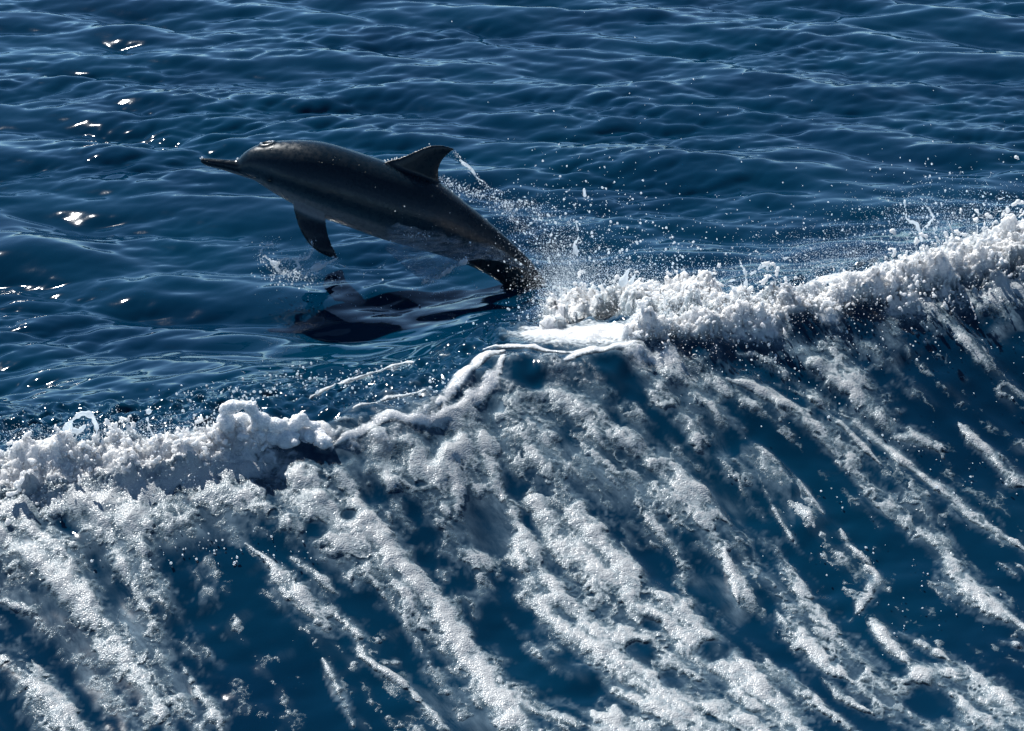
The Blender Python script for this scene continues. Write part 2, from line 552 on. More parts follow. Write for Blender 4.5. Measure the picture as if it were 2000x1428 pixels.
MILK = [
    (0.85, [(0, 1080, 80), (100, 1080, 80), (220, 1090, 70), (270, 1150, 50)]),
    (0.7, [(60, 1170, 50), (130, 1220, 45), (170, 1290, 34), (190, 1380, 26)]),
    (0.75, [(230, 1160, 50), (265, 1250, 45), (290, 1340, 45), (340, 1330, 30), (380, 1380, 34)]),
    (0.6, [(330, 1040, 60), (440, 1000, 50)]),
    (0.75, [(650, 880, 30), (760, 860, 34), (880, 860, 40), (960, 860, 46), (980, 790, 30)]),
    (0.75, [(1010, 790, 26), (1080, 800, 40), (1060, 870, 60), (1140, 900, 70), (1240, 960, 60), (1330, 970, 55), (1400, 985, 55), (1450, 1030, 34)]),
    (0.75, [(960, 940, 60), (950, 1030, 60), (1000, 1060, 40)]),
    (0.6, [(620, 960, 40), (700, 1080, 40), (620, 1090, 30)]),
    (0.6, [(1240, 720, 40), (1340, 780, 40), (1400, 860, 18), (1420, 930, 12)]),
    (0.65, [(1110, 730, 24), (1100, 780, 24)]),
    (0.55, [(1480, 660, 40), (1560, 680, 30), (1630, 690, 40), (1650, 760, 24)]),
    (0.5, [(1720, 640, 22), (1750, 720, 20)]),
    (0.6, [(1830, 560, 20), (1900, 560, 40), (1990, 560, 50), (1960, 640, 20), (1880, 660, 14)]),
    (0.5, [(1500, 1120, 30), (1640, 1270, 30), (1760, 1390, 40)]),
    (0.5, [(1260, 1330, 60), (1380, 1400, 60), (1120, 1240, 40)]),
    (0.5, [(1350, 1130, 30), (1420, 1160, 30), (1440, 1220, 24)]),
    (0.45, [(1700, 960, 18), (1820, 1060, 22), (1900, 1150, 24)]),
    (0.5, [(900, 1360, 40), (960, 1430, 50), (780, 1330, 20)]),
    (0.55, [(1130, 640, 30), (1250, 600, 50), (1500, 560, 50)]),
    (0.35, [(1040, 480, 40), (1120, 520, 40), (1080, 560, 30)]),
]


def world_stroke(pts):
    out = []
    for px, py, w in pts:
        P = at(px, py)
        depth = P[1] * CP + (CAM_Z - P[2]) * SP
        out.append((P[0], P[1], w * depth / FPX * 1.15))
    # Catmull-Rom resampling
    A = np.array(out)
    if len(A) < 2:
        return A
    E_ = np.vstack([2 * A[0] - A[1], A, 2 * A[-1] - A[-2]])
    res = []
    for i in range(1, len(E_) - 2):
        p0, p1, p2, p3 = E_[i - 1:i + 3]
        for u in np.linspace(0, 1, 7)[:-1]:
            res.append(0.5 * ((2 * p1) + (-p0 + p2) * u + (2 * p0 - 5 * p1 + 4 * p2 - p3) * u * u + (-p0 + 3 * p1 - 3 * p2 + p3) * u ** 3))
    res.append(A[-1])
    R = np.array(res)
    q = np.linspace(0, 1, len(R))
    R[:, 2] *= 0.35 + 0.65 * smooth(np.minimum(q, 1 - q), 0, 0.16)
    R[:, 2] = np.maximum(R[:, 2], 0.004)
    return R


def paint(field, S, dens, reach=2.2):
    for a, b in zip(S[:-1], S[1:]):
        wm = max(a[2], b[2]) * reach
        i0, i1 = np.searchsorted(gx, [min(a[0], b[0]) - wm, max(a[0], b[0]) + wm])
        j0, j1 = np.searchsorted(gy, [min(a[1], b[1]) - wm, max(a[1], b[1]) + wm])
        if i1 <= i0 or j1 <= j0:
            continue
        X, Y = gx[None, i0:i1], gy[j0:j1, None]
        d = b[:2] - a[:2]
        L2 = max(d @ d, 1e-9)
        t = np.clip(((X - a[0]) * d[0] + (Y - a[1]) * d[1]) / L2, 0, 1)
        dist = np.sqrt((X - a[0] - t * d[0]) ** 2 + (Y - a[1] - t * d[1]) ** 2)
        w = a[2] + (b[2] - a[2]) * t
        val = dens * (1 - (dist / w) ** 1.3)
        sub = field[j0:j1, i0:i1]
        np.maximum(sub, val, out=sub)


F = np.full((ny, nx), -1.0)
MK = np.zeros((ny, nx))
flow_pts = []
for k_, (dens, pts) in enumerate(FOAM + FACE_FOAM):
    on_face = k_ >= len(FOAM)
    S = world_stroke(pts)
    if on_face:
        S[:, 2] *= 1 + 0.45 * smooth(S[:, 2], 0.02, 0.06) - 0.25 * (1 - smooth(S[:, 2], 0.015, 0.035))
        dens *= 0.8
    paint(F, S, dens)
    if not on_face:
        continue
    for a, b in zip(S[:-1], S[1:]):
        flow_pts.append((*(a[:2] + b[:2]) / 2, *(b[:2] - a[:2])))
FMAX = F.copy()
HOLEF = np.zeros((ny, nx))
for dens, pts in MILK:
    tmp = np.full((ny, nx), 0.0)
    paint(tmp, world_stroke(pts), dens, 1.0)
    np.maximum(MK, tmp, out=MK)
for px, py, w in HOLES:
    P = at(px, py)
    depth = P[1] * CP + (CAM_Z - P[2]) * SP
    w = w * depth / FPX * 1.2
    d = np.sqrt((gx[None] - P[0]) ** 2 + (gy[:, None] - P[1]) ** 2)
    HOLEF = np.maximum(HOLEF, np.exp(-(d / w) ** 3))
    F -= 1.3 * np.exp(-(d / w) ** 3)
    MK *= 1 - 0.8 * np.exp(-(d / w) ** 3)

# direction in which the water slides down the wave, from the strokes that lie on its face
cs = 4
cgx, cgy = gx[::cs], gy[::cs]
fp = np.array([p for p in flow_pts])
keep = (crest_y(fp[:, 0]) - fp[:, 1]) > 0.18
fp = fp[keep]
fd = fp[:, 2:] / (np.linalg.norm(fp[:, 2:], axis=1, keepdims=True) + 1e-9)
fd *= np.where(fd[:, 1:2] > 0, -1, 1)
k2 = 8
sx, sy = cgx[::k2], cgy[::k2]
U = np.zeros((len(sy), len(sx))); V = np.zeros_like(U); W = np.full_like(U, 0.02)
U += 0.02 * 0.45; V -= 0.02 * 0.9
for (x, y, _, _), (u, v) in zip(fp, fd):
    w = np.exp(-((sx[None] - x) ** 2 + (sy[:, None] - y) ** 2) / (2 * 0.22 ** 2))
    U += w * u; V += w * v; W += w
nrm = np.sqrt(U * U + V * V) + 1e-9
U /= nrm; V /= nrm
ix = np.linspace(0, U.shape[1] - 1.01, len(cgx))[None].repeat(len(cgy), 0)
iy = np.linspace(0, U.shape[0] - 1.01, len(cgy))[:, None].repeat(len(cgx), 1)
U, V = bilin(U, ix, iy), bilin(V, ix, iy)


def lic(f, steps, ds):
    """smear a coarse-grid noise along the sliding direction"""
    h = cs * DX
    JX, JY = np.meshgrid(np.arange(len(cgx), dtype=float), np.arange(len(cgy), dtype=float))
    acc = f.copy()
    for sgn in (1, -1):
        x, y = JX.copy(), JY.copy()
        for _ in range(steps):
            u, v = bilin(U, x, y), bilin(V, x, y)
            x += sgn * u * ds / h
            y += sgn * v * ds / h
            acc += bilin(f, x, y)
    acc -= acc.mean()
    return acc / acc.std()


csh = (len(cgy), len(cgx))
streak_a = lic(fnoise(csh, cs * DX, 0.05, 0.5, 11, 1.2), 18, 0.02)
streak_b = lic(fnoise(csh, cs * DX, 0.04, 0.16, 12, 0.6), 9, 0.016)
UX = (np.arange(nx) / cs)[None].repeat(ny, 0)
UY = (np.arange(ny) / cs)[:, None].repeat(nx, 1)
SA, SB = bilin(streak_a, UX, UY), bilin(streak_b, UX, UY)
N1 = fnoise((ny, nx), DX, 0.05, 0.35, 21, 1.3)
N2 = fnoise((ny, nx), DX, 0.016, 0.07, 22, 0.8)
N3 = fnoise((ny, nx), DX, 0.012, 0.03, 23, 0.5)

GV = (crest_y(gx)[None] - gy[:, None]) * CA
front = smooth(GV, 0.05, 0.4)
Fb = np.where(GV > 0.1, np.maximum(F, -1 + 0.66 * front * smooth(-GV, -2.9, -1.6)), F)     # stray webs between the streams
Fb -= 0.5 * HOLEF * front
Fn = Fb + front * (0.26 * SA + 0.13 * SB) + 0.15 * N1 + (0.09 - 0.03 * front) * N2 + 0.02 * N3 - 0.03


def worley_edge(ax, ay, seed):
    """difference of the two nearest jittered-grid points: 0 on the cell walls"""
    r = np.random.default_rng(seed)
    jit = r.random((256, 256, 2))
    ix_, iy_ = np.floor(ax).astype(int), np.floor(ay).astype(int)
    d1 = np.full(ax.shape, 9.0)
    d2 = np.full(ax.shape, 9.0)
    for oy in (-1, 0, 1):
        for ox in (-1, 0, 1):
            j_ = jit[(iy_ + oy) % 256, (ix_ + ox) % 256]
            d = np.hypot(ix_ + ox + j_[..., 0] - ax, iy_ + oy + j_[..., 1] - ay)
            d2 = np.minimum(d2, np.maximum(d1, d))
            d1 = np.minimum(d1, d)
    return d2 - d1


LX, LY = np.meshgrid(gx, gy)
fa = math.radians(-60)                      # mean direction of the sliding water
la, lb = LX * math.cos(fa) + LY * math.sin(fa), -LX * math.sin(fa) + LY * math.cos(fa)
LACE = np.zeros((ny, nx))
for sc, wt, sd_ in ((8.0, 0.26, 5), (20, 0.12, 6)):      # torn webs round clear holes
    e = worley_edge(la * sc * 0.5 + 0.28 * N1 + 0.08 * N2, lb * sc + 0.28 * np.roll(N1, 200, 0) + 0.08 * np.roll(N2, 99, 1), sd_)
    LACE += wt * (1 - 1.75 * smooth(e, 0.02, 0.42))
Fn = Fn + LACE * (0.35 + 0.65 * front) - 0.05 * front
Fn = np.clip(Fn, -1.0, 1.4)
Fs = np.clip(F + front * (0.30 * SA + 0.15 * SB) + 0.10 * N1, -1, 1.3)      # the same without the lace: carries the relief
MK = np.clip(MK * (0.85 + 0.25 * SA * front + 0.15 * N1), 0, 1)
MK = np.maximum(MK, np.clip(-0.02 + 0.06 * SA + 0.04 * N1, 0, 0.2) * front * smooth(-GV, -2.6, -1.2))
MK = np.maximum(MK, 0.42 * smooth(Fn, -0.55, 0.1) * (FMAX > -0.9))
# how churned the foam is: high on the crest, smooth lower down
churn = np.zeros((ny, nx))
for amp, pts in ((1.5, [(1070, 645, 50), (1150, 620, 110), (1250, 605, 120), (1340, 605, 100), (1440, 595, 70)]),
                 (1.1, [(1230, 660, 50), (1350, 640, 50), (1450, 618, 50), (1560, 592, 52), (1700, 568, 58), (1850, 522, 72), (2000, 470, 85), (2300, 380, 90)]),
                 (0.8, [(-150, 945, 80), (60, 920, 75), (200, 900, 70), (330, 890, 60), (450, 865, 45), (560, 850, 24)])):
    tmp = np.zeros((ny, nx))
    paint(tmp, world_stroke(pts), 1.0, 1.0)
    churn = np.maximum(churn, amp * smooth(tmp, 0.0, 0.7))
N0 = fnoise((ny, nx), DX, 0.14, 0.7, 20, 1.4)
soft = lambda a: 1 - np.exp(-a * a / 1.6)
turb = 0.062 * soft(N0) + 0.034 * soft(N1) + 0.016 * soft(N2) + 0.003 * N3

# rills that the sliding water draws into the face of the wave
def blur(f, sig):
    ky = np.fft.fftfreq(ny, DX)[:, None]
    kx = np.fft.rfftfreq(nx, DX)[None]
    return np.fft.irfft2(np.fft.rfft2(f) * np.exp(-2 * (np.pi * sig) ** 2 * (kx * kx + ky * ky)), s=f.shape)


RILL = blur(front * 0.0095 * SA * np.exp(-np.maximum(GV - 1.0, 0) * 1.0), 0.03)
RILL += 0.35 * 0.02 * blur(np.clip(F, -0.5, 1.0), 0.03) * front            # the streams stand a little proud * np.exp(-np.maximum(GV - 2.2, 0))
RILL += blur(0.008 * N1 * np.exp(-(GV / 0.5) ** 2), 0.02)


def gsample(f, x, y, outside=0.0):
    fx, fy = (x - GX0) / DX, (y - GY0) / DX
    inside = np.clip(np.minimum(np.minimum(fx, nx - 1 - fx), np.minimum(fy, ny - 1 - fy)) / 30, 0, 1)
    return bilin(f, fx, fy) * inside + outside * (1 - inside)


# ------------------------------------------------------------------ the sea
def ocean_tile(n, L_, seed, kpeak, kmax, spread, wind, power):
    r = np.random.default_rng(seed)
    k1 = 2 * np.pi * np.fft.fftfreq(n, L_ / n)
    KX, KY = np.meshgrid(k1, k1)
    K = np.sqrt(KX ** 2 + KY ** 2) + 1e-9
    cosd = (KX * math.cos(wind) + KY * math.sin(wind)) / K
    amp = K ** (-power) * np.exp(-(kpeak / K) ** 2) * np.exp(-(K / kmax) ** 2) * (np.abs(cosd) ** spread + 0.10)
    h = (r.standard_normal((n, n)) + 1j * r.standard_normal((n, n))) * amp
    z = np.real(np.fft.ifft2(h))
    s = z.std()
    dx_ = np.real(np.fft.ifft2(-1j * h * KX / K)) / s
    dy_ = np.real(np.fft.ifft2(-1j * h * KY / K)) / s
    return z / s, dx_, dy_


T1 = ocean_tile(512, 11.3, 31, 2 * np.pi / 1.35, 2 * np.pi / 0.10, 3.0, math.radians(80), 2.4)
T2 = ocean_tile(512, 4.7, 32, 2 * np.pi / 0.42, 2 * np.pi / 0.05, 2.0, math.radians(98), 2.05)


PATCH = fnoise((256, 256), 0.09, 1.1, 6.0, 33, 1.2)


def sea_disp(x, y):
    patch = np.clip(0.85 + 0.45 * bilin(PATCH, x / 0.09, y / 0.09, True), 0.25, 1.9)      # gusts roughen some places more
    out = []
    for (z, dx_, dy_), L_, a, chop, rot in ((T1, 11.3, 0.020, 1.0, 0.0), (T2, 4.7, 0.0044, 1.0, 0.25)):
        c, s = math.cos(rot), math.sin(rot)
        u, v = (x * c + y * s) / L_ * 512, (-x * s + y * c) / L_ * 512
        zz, du, dv = bilin(z, u, v, True), bilin(dx_, u, v, True), bilin(dy_, u, v, True)
        if rot:
            a = a * patch
        out.append((a * zz, a * chop * (du * c - dv * s), a * chop * (du * s + dv * c)))
    return out


NC = 620
rows = [-3000, -1000, -300, -100, -40, -15, -5, 0, 2, 3.2, 3.9]
y = 4.3
while y < 24:
    rows.append(y)
    y += 0.0135 * max(1, (y / 9.8)) ** 2
while y < 4000:
    rows.append(y)
    y *= 1.06
rows = np.array(rows)
ucol = np.linspace(-1, 1, NC)
outer = np.array([1.15, 1.4, 1.8, 2.6, 4, 7, 15, 40, 120, 400, 1200])
ucol = np.concatenate([-outer[::-1], ucol, outer])
hw = 0.3 * np.clip(rows, 4, 40) + 1.3
X = ucol[None] * hw[:, None]
Y = rows[:, None].repeat(len(ucol), 1)
(z1, dx1, dy1), (z2, dx2, dy2) = sea_disp(X, Y)
v = (crest_y(X) - Y) * CA
near_x = np.exp(-(np.maximum(np.abs(X) - 7, 0) / 6) ** 2)
quiet = 1 - 0.85 * gsample(smooth(F, -0.5, 0.3), X, Y)           # foam damps the ripples
wa = 1 - near_x * (smooth(v, -1.3, -0.35) - 0.12 * smooth(v, 0.2, 1.0))     # swell fades into the wake
wa *= quiet
wb = (1 - 0.55 * near_x * smooth(v, -0.4, 0.3)) * quiet
fine = smooth(24 + 0 * Y, 0, 1) * (Y > 4.1) * (np.abs(ucol)[None] <= 1.0) * smooth(-Y, -24, -18)
fine = np.maximum(fine, 0)
Z = zbase(X, Y) + z1 * wa * fine + z2 * wb * fine + gsample(RILL, X, Y)
# restless little ripples on the back of the wave
backzone = np.exp(-((v + 0.45) / 0.35) ** 2) * near_x * np.clip(quiet, 0, 1) ** 2
Z += gsample(N1, X, Y) * 0.010 * backzone + gsample(N2, X, Y) * 0.0035 * backzone
XX = X + (dx1 * wa + dx2 * wb) * fine * 0.9
YY = Y + (dy1 * wa + dy2 * wb) * fine * 0.9
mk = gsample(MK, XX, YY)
R_, C_ = X.shape
idx = np.arange(R_ * C_).reshape(R_, C_)
faces = np.stack([idx[:-1, :-1], idx[:-1, 1:], idx[1:, 1:], idx[1:, :-1]], -1).reshape(-1, 4)
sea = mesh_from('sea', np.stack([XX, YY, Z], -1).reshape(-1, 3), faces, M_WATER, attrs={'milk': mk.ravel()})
tag(sea, 'deep blue rippled sea with the steep face of the boat wake', kind='structure')

# ------------------------------------------------------------------ foam lying on the wave
sel = Fn > -0.22
cell = sel[:-1, :-1] | sel[1:, :-1] | sel[:-1, 1:] | sel[1:, 1:]
FX_, FY_ = np.meshgrid(gx, gy)
thick = 0.0025 + 0.0025 * np.tanh(2.4 * (Fs + 0.2)) + 0.0045 * np.maximum(Fs, 0)
body = smooth(Fn, 0.0, 0.35)
bub = 0.0003 * N3 + 0.0006 * N2 + 0.0022 * N1
(fz1, _, _), (fz2, _, _) = sea_disp(FX_, FY_)
fq = 1 - 0.85 * smooth(F, -0.5, 0.3)
fz1 *= (1 - (smooth(GV, -1.3, -0.35) - 0.12 * smooth(GV, 0.2, 1.0))) * fq
fz2 *= (1 - 0.55 * smooth(GV, -0.4, 0.3)) * fq
zf = zbase(FX_, FY_) + RILL + fz1 + fz2 + thick + body * (bub + churn * turb)
FXo = FX_ + body * churn * np.roll(N2, 91, 1) * 0.006
vid = np.full((ny, nx), -1, dtype=np.int64)
use = np.zeros((ny, nx), bool)
use[:-1, :-1] |= cell; use[1:, :-1] |= cell; use[:-1, 1:] |= cell; use[1:, 1:] |= cell


def foam_object(name, region, mat, label):
    c = cell & region[:-1, :-1]
    u = np.zeros((ny, nx), bool)
    u[:-1, :-1] |= c; u[1:, :-1] |= c; u[:-1, 1:] |= c; u[1:, 1:] |= c
    ids = np.full((ny, nx), -1, dtype=np.int64)
    ids[u] = np.arange(u.sum())
    fc = np.stack([ids[:-1, :-1][c], ids[:-1, 1:][c], ids[1:, 1:][c], ids[1:, :-1][c]], -1)
    vv = np.stack([FXo[u], FY_[u], zf[u]], -1)
    o = mesh_from(name, vv, fc, mat, attrs={'thick': Fn[u]})
    return tag(o, label, kind='stuff')


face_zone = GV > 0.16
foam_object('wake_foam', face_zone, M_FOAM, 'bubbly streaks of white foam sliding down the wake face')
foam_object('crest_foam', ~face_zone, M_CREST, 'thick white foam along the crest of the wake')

# ------------------------------------------------------------------ froth, jets, strands: beads of water merged into one skin
def blob_mesh(name, pos, rad, voxel, mat):
    me = bpy.data.meshes.new(name + '_beads')
    pos = np.asarray(pos, dtype=np.float32)
    me.vertices.add(len(pos))
    me.vertices.foreach_set('co', pos.ravel())
    a = me.attributes.new('rad', 'FLOAT', 'POINT')
    a.data.foreach_set('value', np.asarray(rad, dtype=np.float32))
    tmp = bpy.data.objects.new(name + '_beads', me)
    COL.objects.link(tmp)
    ng = bpy.data.node_groups.new('merge beads', 'GeometryNodeTree')
    ng.interface.new_socket('Geometry', in_out='INPUT', socket_type='NodeSocketGeometry')
    ng.interface.new_socket('Geometry', in_out='OUTPUT', socket_type='NodeSocketGeometry')
    gi, go = ng.nodes.new('NodeGroupInput'), ng.nodes.new('NodeGroupOutput')
    mp = ng.nodes.new('GeometryNodeMeshToPoints')
    na = ng.nodes.new('GeometryNodeInputNamedAttribute')
    na.data_type = 'FLOAT'
    na.inputs[0].default_value = 'rad'
    pv = ng.nodes.new('GeometryNodePointsToVolume')
    pv.resolution_mode = 'VOXEL_SIZE'
    pv.inputs['Voxel Size'].default_value = voxel
    vm = ng.nodes.new('GeometryNodeVolumeToMesh')
    vm.resolution_mode = 'GRID'
    vm.inputs['Threshold'].default_value = 0.1
    ss = ng.nodes.new('GeometryNodeSetShadeSmooth')
    lk = ng.links.new
    lk(gi.outputs[0], mp.inputs[0])
    lk(mp.outputs[0], pv.inputs['Points'])
    lk(na.outputs[0], pv.inputs['Radius'])
    lk(pv.outputs[0], vm.inputs['Volume'])
    lk(vm.outputs[0], ss.inputs[0])
    lk(ss.outputs[0], go.inputs[0])
    md = tmp.modifiers.new('merge', 'NODES')
    md.node_group = ng
    dg = bpy.context.evaluated_depsgraph_get()
    ev = tmp.evaluated_get(dg)
    res = bpy.data.meshes.new_from_object(ev)
    bpy.data.objects.remove(tmp)
    bpy.data.node_groups.remove(ng)
    res.name = name
    res.materials.clear()
    res.materials.append(mat)
    o = bpy.data.objects.new(name, res)
    COL.objects.link(o)
    return o


G = np.array([0, 0, -9.81])
drop_pos, drop_rad = [], []
mist_pos, mist_rad = [], []


def surf(x, y):
    return float(zbase(np.array(x), np.array(y)) + gsample(RILL, np.array([x]), np.array([y]))[0])


def jet(pos, rad, p0, vel, T, r0, r1, wob=0.01):
    n = max(4, int(np.linalg.norm(vel) * T / (min(r0, r1 * 2) * 0.7)))
    n = min(n, 40)
    ph = rng.uniform(0, 6.28, 3)
    for i in range(n):
        u = i / (n - 1)
        t = u * T
        p = p0 + vel * t + 0.5 * G * t * t + wob * u * np.sin(ph + u * np.array([5, 6, 7]))
        r = r0 + (r1 - r0) * u ** 0.7
        r *= 1 + 0.35 * math.sin(ph[0] + u * 14)
        pos.append(p)
        rad.append(max(r, 0.003))
    if rng.random() < 0.7:
        for k in range(rng.integers(1, 4)):
            t = T * rng.uniform(1.05, 1.6)
            drop_pos.append(p0 + vel * t + 0.5 * G * t * t + rng.normal(0, 0.012, 3))
            drop_rad.append(rng.uniform(0.6, 1.5) * max(r1, 0.003))


def froth(name, trace, n_clump, n_jet, speed, label, clump_r=(0.003, 0.0095), back=0.12):
    """trace: photo (x, y, half height of the band in pixels, lift in metres)"""
    pos, rad = [], []
    T_ = np.array(trace, float)
    tt = np.linspace(0, len(T_) - 1, 400)
    cx = np.interp(tt, range(len(T_)), T_[:, 0]); cy = np.interp(tt, range(len(T_)), T_[:, 1])
    cw = np.interp(tt, range(len(T_)), T_[:, 2]); cl = np.interp(tt, range(len(T_)), T_[:, 3])
    base = np.array([at(a, b) for a, b in zip(cx, cy)])
    # keep the band continuous where the line of sight skips over the crest
    pos_n = rng.normal(size=(64,))
    for _ in range(n_clump):
        i = rng.integers(0, 400)
        b = base[i]
        w = cw[i] * 0.0026
        x, yy = b[0] + rng.normal(0, 0.03), b[1] + rng.normal(0, w)
        g = gsample(N1, np.array([x]), np.array([yy]))[0]
        if g < rng.normal(-0.3, 0.7) or gsample(Fn, np.array([x]), np.array([yy]))[0] < 0.3:
            continue
        lift = 0.03 * max(g, 0) + cl[i] * abs(rng.normal(0, 0.30)) * max(0.2, 0.6 + 0.5 * g)
        c = np.array([x, yy, surf(x, yy) + lift])
        m = rng.integers(3, 9)
        r = rng.uniform(*clump_r)
        d = rng.normal(size=3)
        d /= np.linalg.norm(d)
        for k in range(m):
            pos.append(c + d * k * r * 0.6 + rng.normal(0, r * 0.35, 3))
            rad.append(r * rng.uniform(0.6, 1.15))
    for _ in range(n_jet):
        i = rng.integers(0, 400)
        b = base[i]
        w = cw[i] * 0.0022
        x, yy = b[0] + rng.normal(0, 0.03), b[1] + rng.normal(0, w)
        p0 = np.array([x, yy, surf(x, yy) + 0.01 + 0.3 * cl[i] * rng.random()])
        s = speed * (0.35 + rng.gamma(2.0, 0.35)) * (0.5 + cl[i] / 0.16)
        dv = np.array([rng.normal(-0.1, 0.55), rng.normal(0.1, 0.45), abs(rng.normal(0.9, 0.35))])
        jet(pos, rad, p0, dv * s, rng.uniform(0.05, 0.13), rng.uniform(0.003, 0.0065), rng.uniform(0.001, 0.0022), 0.03)
    for _ in range(int(n_clump * 3.0)):
        i = rng.integers(0, 400)
        x, yy = base[i, 0] + rng.normal(0, 0.04), base[i, 1] + rng.normal(0, cw[i] * 0.0028)
        mist_pos.append(np.array([x, yy, surf(x, yy) + 0.01 + 0.95 * cl[i] * rng.gamma(1.3, 0.45)]))
        mist_rad.append(0.0009 + 0.0024 * rng.random() ** 3)
    o = blob_mesh(name, pos, rad, 0.0055, M_FROTH)
    return tag(o, label, kind='stuff')


froth('tail_splash', [(1066, 626, 50, .09), (1105, 615, 80, .14), (1180, 608, 110, .16), (1260, 605, 110, .15), (1340, 608, 90, .10), (1400, 605, 60, .08)],
      2600, 170, 0.8, 'white churned splash where the dolphin tail leaves the wave')
froth('wave_froth', [(1240, 655, 34, .08), (1330, 640, 30, .08), (1430, 620, 34, .10), (1500, 605, 34, .12), (1580, 590, 34, .09), (1680, 573, 42, .10), (1780, 546, 46, .14), (1880, 514, 54, .18), (2000, 474, 64, .24), (2150, 425, 64, .24)],
      2600, 200, 0.8, 'boiling white froth on the far right crest of the wake')
froth('crest_froth', [(-80, 925, 44, .06), (60, 905, 40, .07), (180, 890, 36, .07), (300, 880, 34, .06), (420, 862, 30, .06), (520, 850, 18, .04)],
      1200, 80, 0.55, 'bubbling white froth on the near left crest of the wake', clump_r=(0.0035, 0.010))


# distinct throws of water
def trace3(pts):
    """pts: photo (x, y, radius px, Y) -> dense beads"""
    A = np.array([[*at_plane(px, py, Y_), r * (Y_ * CP + 1.5) / FPX] for px, py, r, Y_ in pts])
    E_ = np.vstack([2 * A[0] - A[1], A, 2 * A[-1] - A[-2]])
    res = []
    for i in range(1, len(E_) - 2):
        p0, p1, p2, p3 = E_[i - 1:i + 3]
        n = max(3, int(np.linalg.norm(p2[:3] - p1[:3]) / 0.005))
        for u in np.linspace(0, 1, n, endpoint=False):
            res.append(0.5 * ((2 * p1) + (-p0 + p2) * u + (2 * p0 - 5 * p1 + 4 * p2 - p3) * u * u + (-p0 + 3 * p1 - 3 * p2 + p3) * u ** 3))
    res.append(A[-1])
    R = np.array(res)
    return R


def throw(name, curves, label, cat, mat=None, voxel=0.0042, lump=0.35, jitter=0.003, fuzz=0, thin=0.75):
    pos, rad = [], []
    for pts in curves:
        R = trace3(pts)
        n = len(R)
        w = np.convolve(rng.standard_normal(n + 12), np.ones(7) / 7, 'same')[:n] * 2.2
        R[:, :3] += np.stack([np.convolve(rng.standard_normal(n + 12), np.ones(5) / 5, 'same')[:n] for _ in range(3)], 1) * jitter
        pos += list(R[:, :3])
        rr = np.maximum(R[:, 3] * thin * (1 + lump * w), 0.0027)
        rad += list(rr)
        for _ in range(fuzz):               # small knobs all over the surface
            k = rng.random(n) < 0.7
            d = rng.normal(size=(n, 3))
            d /= np.linalg.norm(d, axis=1, keepdims=True)
            pos += list((R[:, :3] + d * (rr * rng.uniform(0.75, 1.15, n))[:, None])[k])
            rad += list((rr * rng.uniform(0.12, 0.38, n))[k])
    o = blob_mesh(name, pos, rad, voxel, mat or M_STRAND)
    return tag(o, label, cat)


YD = 9.6
CYL = 6.95   # distance of the near left crest
throw('water_loop', [[(150, 868, 4, CYL), (143, 850, 4, CYL), (132, 838, 8, CYL), (140, 822, 7, CYL - .02), (160, 808, 6, CYL - .03), (178, 812, 7, CYL - .02), (187, 832, 6, CYL), (190, 862, 6, CYL)],
                     [(140, 870, 4, CYL), (152, 845, 5, CYL), (165, 832, 5, CYL)], [(132, 838, 9, CYL), (150, 842, 7, CYL)]],
      'curled loop of white water standing up from the left crest', 'water splash', M_SPRAY, jitter=0.002, lump=0.55, thin=0.62)
throw('water_jet', [[(305, 862, 6, CYL), (296, 845, 3, CYL), (289, 826, 2.5, CYL), (288, 818, 4, CYL)], [(290, 805, 6.5, CYL), (291, 803, 6.5, CYL)]],
      'thin upright jet of water with one round bead on top', 'water splash', M_SPRAY, jitter=0.0006, lump=0.1)
throw('water_jet', [[(220, 866, 7, CYL), (224, 848, 6, CYL), (222, 832, 5, CYL), (228, 830, 3, CYL)], [(236, 862, 5, CYL), (240, 850, 3, CYL)]],
      'short blunt spout of water beside the curled loop', 'water splash', M_SPRAY, jitter=0.001)
throw('foam_hump', [[(445, 846, 16, CYL), (440, 815, 15, CYL), (447, 796, 13, CYL), (470, 790, 14, CYL), (492, 800, 14, CYL), (505, 822, 16, CYL), (500, 845, 18, CYL)],
                    [(505, 822, 16, CYL), (545, 832, 14, CYL + .02), (580, 828, 11, CYL + .04), (592, 812, 7, CYL + .04)], [(470, 820, 20, CYL + .02), (480, 850, 24, CYL + .01), (540, 856, 22, CYL + .02), (600, 858, 18, CYL + .03)], [(592, 818, 9, CYL + .04), (615, 838, 14, CYL + .04), (630, 862, 14, CYL)]],
      'smooth rounded hump of white foam on the left crest', 'foam', M_CRESTLUMP, voxel=0.005, jitter=0.010, lump=0.35, fuzz=6, thin=0.9)
throw('fin_strand', [[(885, 296, 1.6, YD), (890, 306, 1.8, YD), (900, 312, 2, YD + .01), (906, 318, 3, YD + .02), (916, 326, 4.5, YD + .02), (926, 338, 3.4, YD + .03), (932, 348, 2.2, YD + .03), (946, 356, 3, YD + .04), (955, 366, 2, YD + .05), (962, 374, 2.6, YD + .05), (975, 372, 2.8, YD + .06), (990, 380, 2.6, YD + .06)]],
      'thin beaded strand of water trailing from the dorsal fin tip', 'water splash', M_SPRAY, lump=0.4, jitter=0.004, thin=0.55)
SCATTER = []
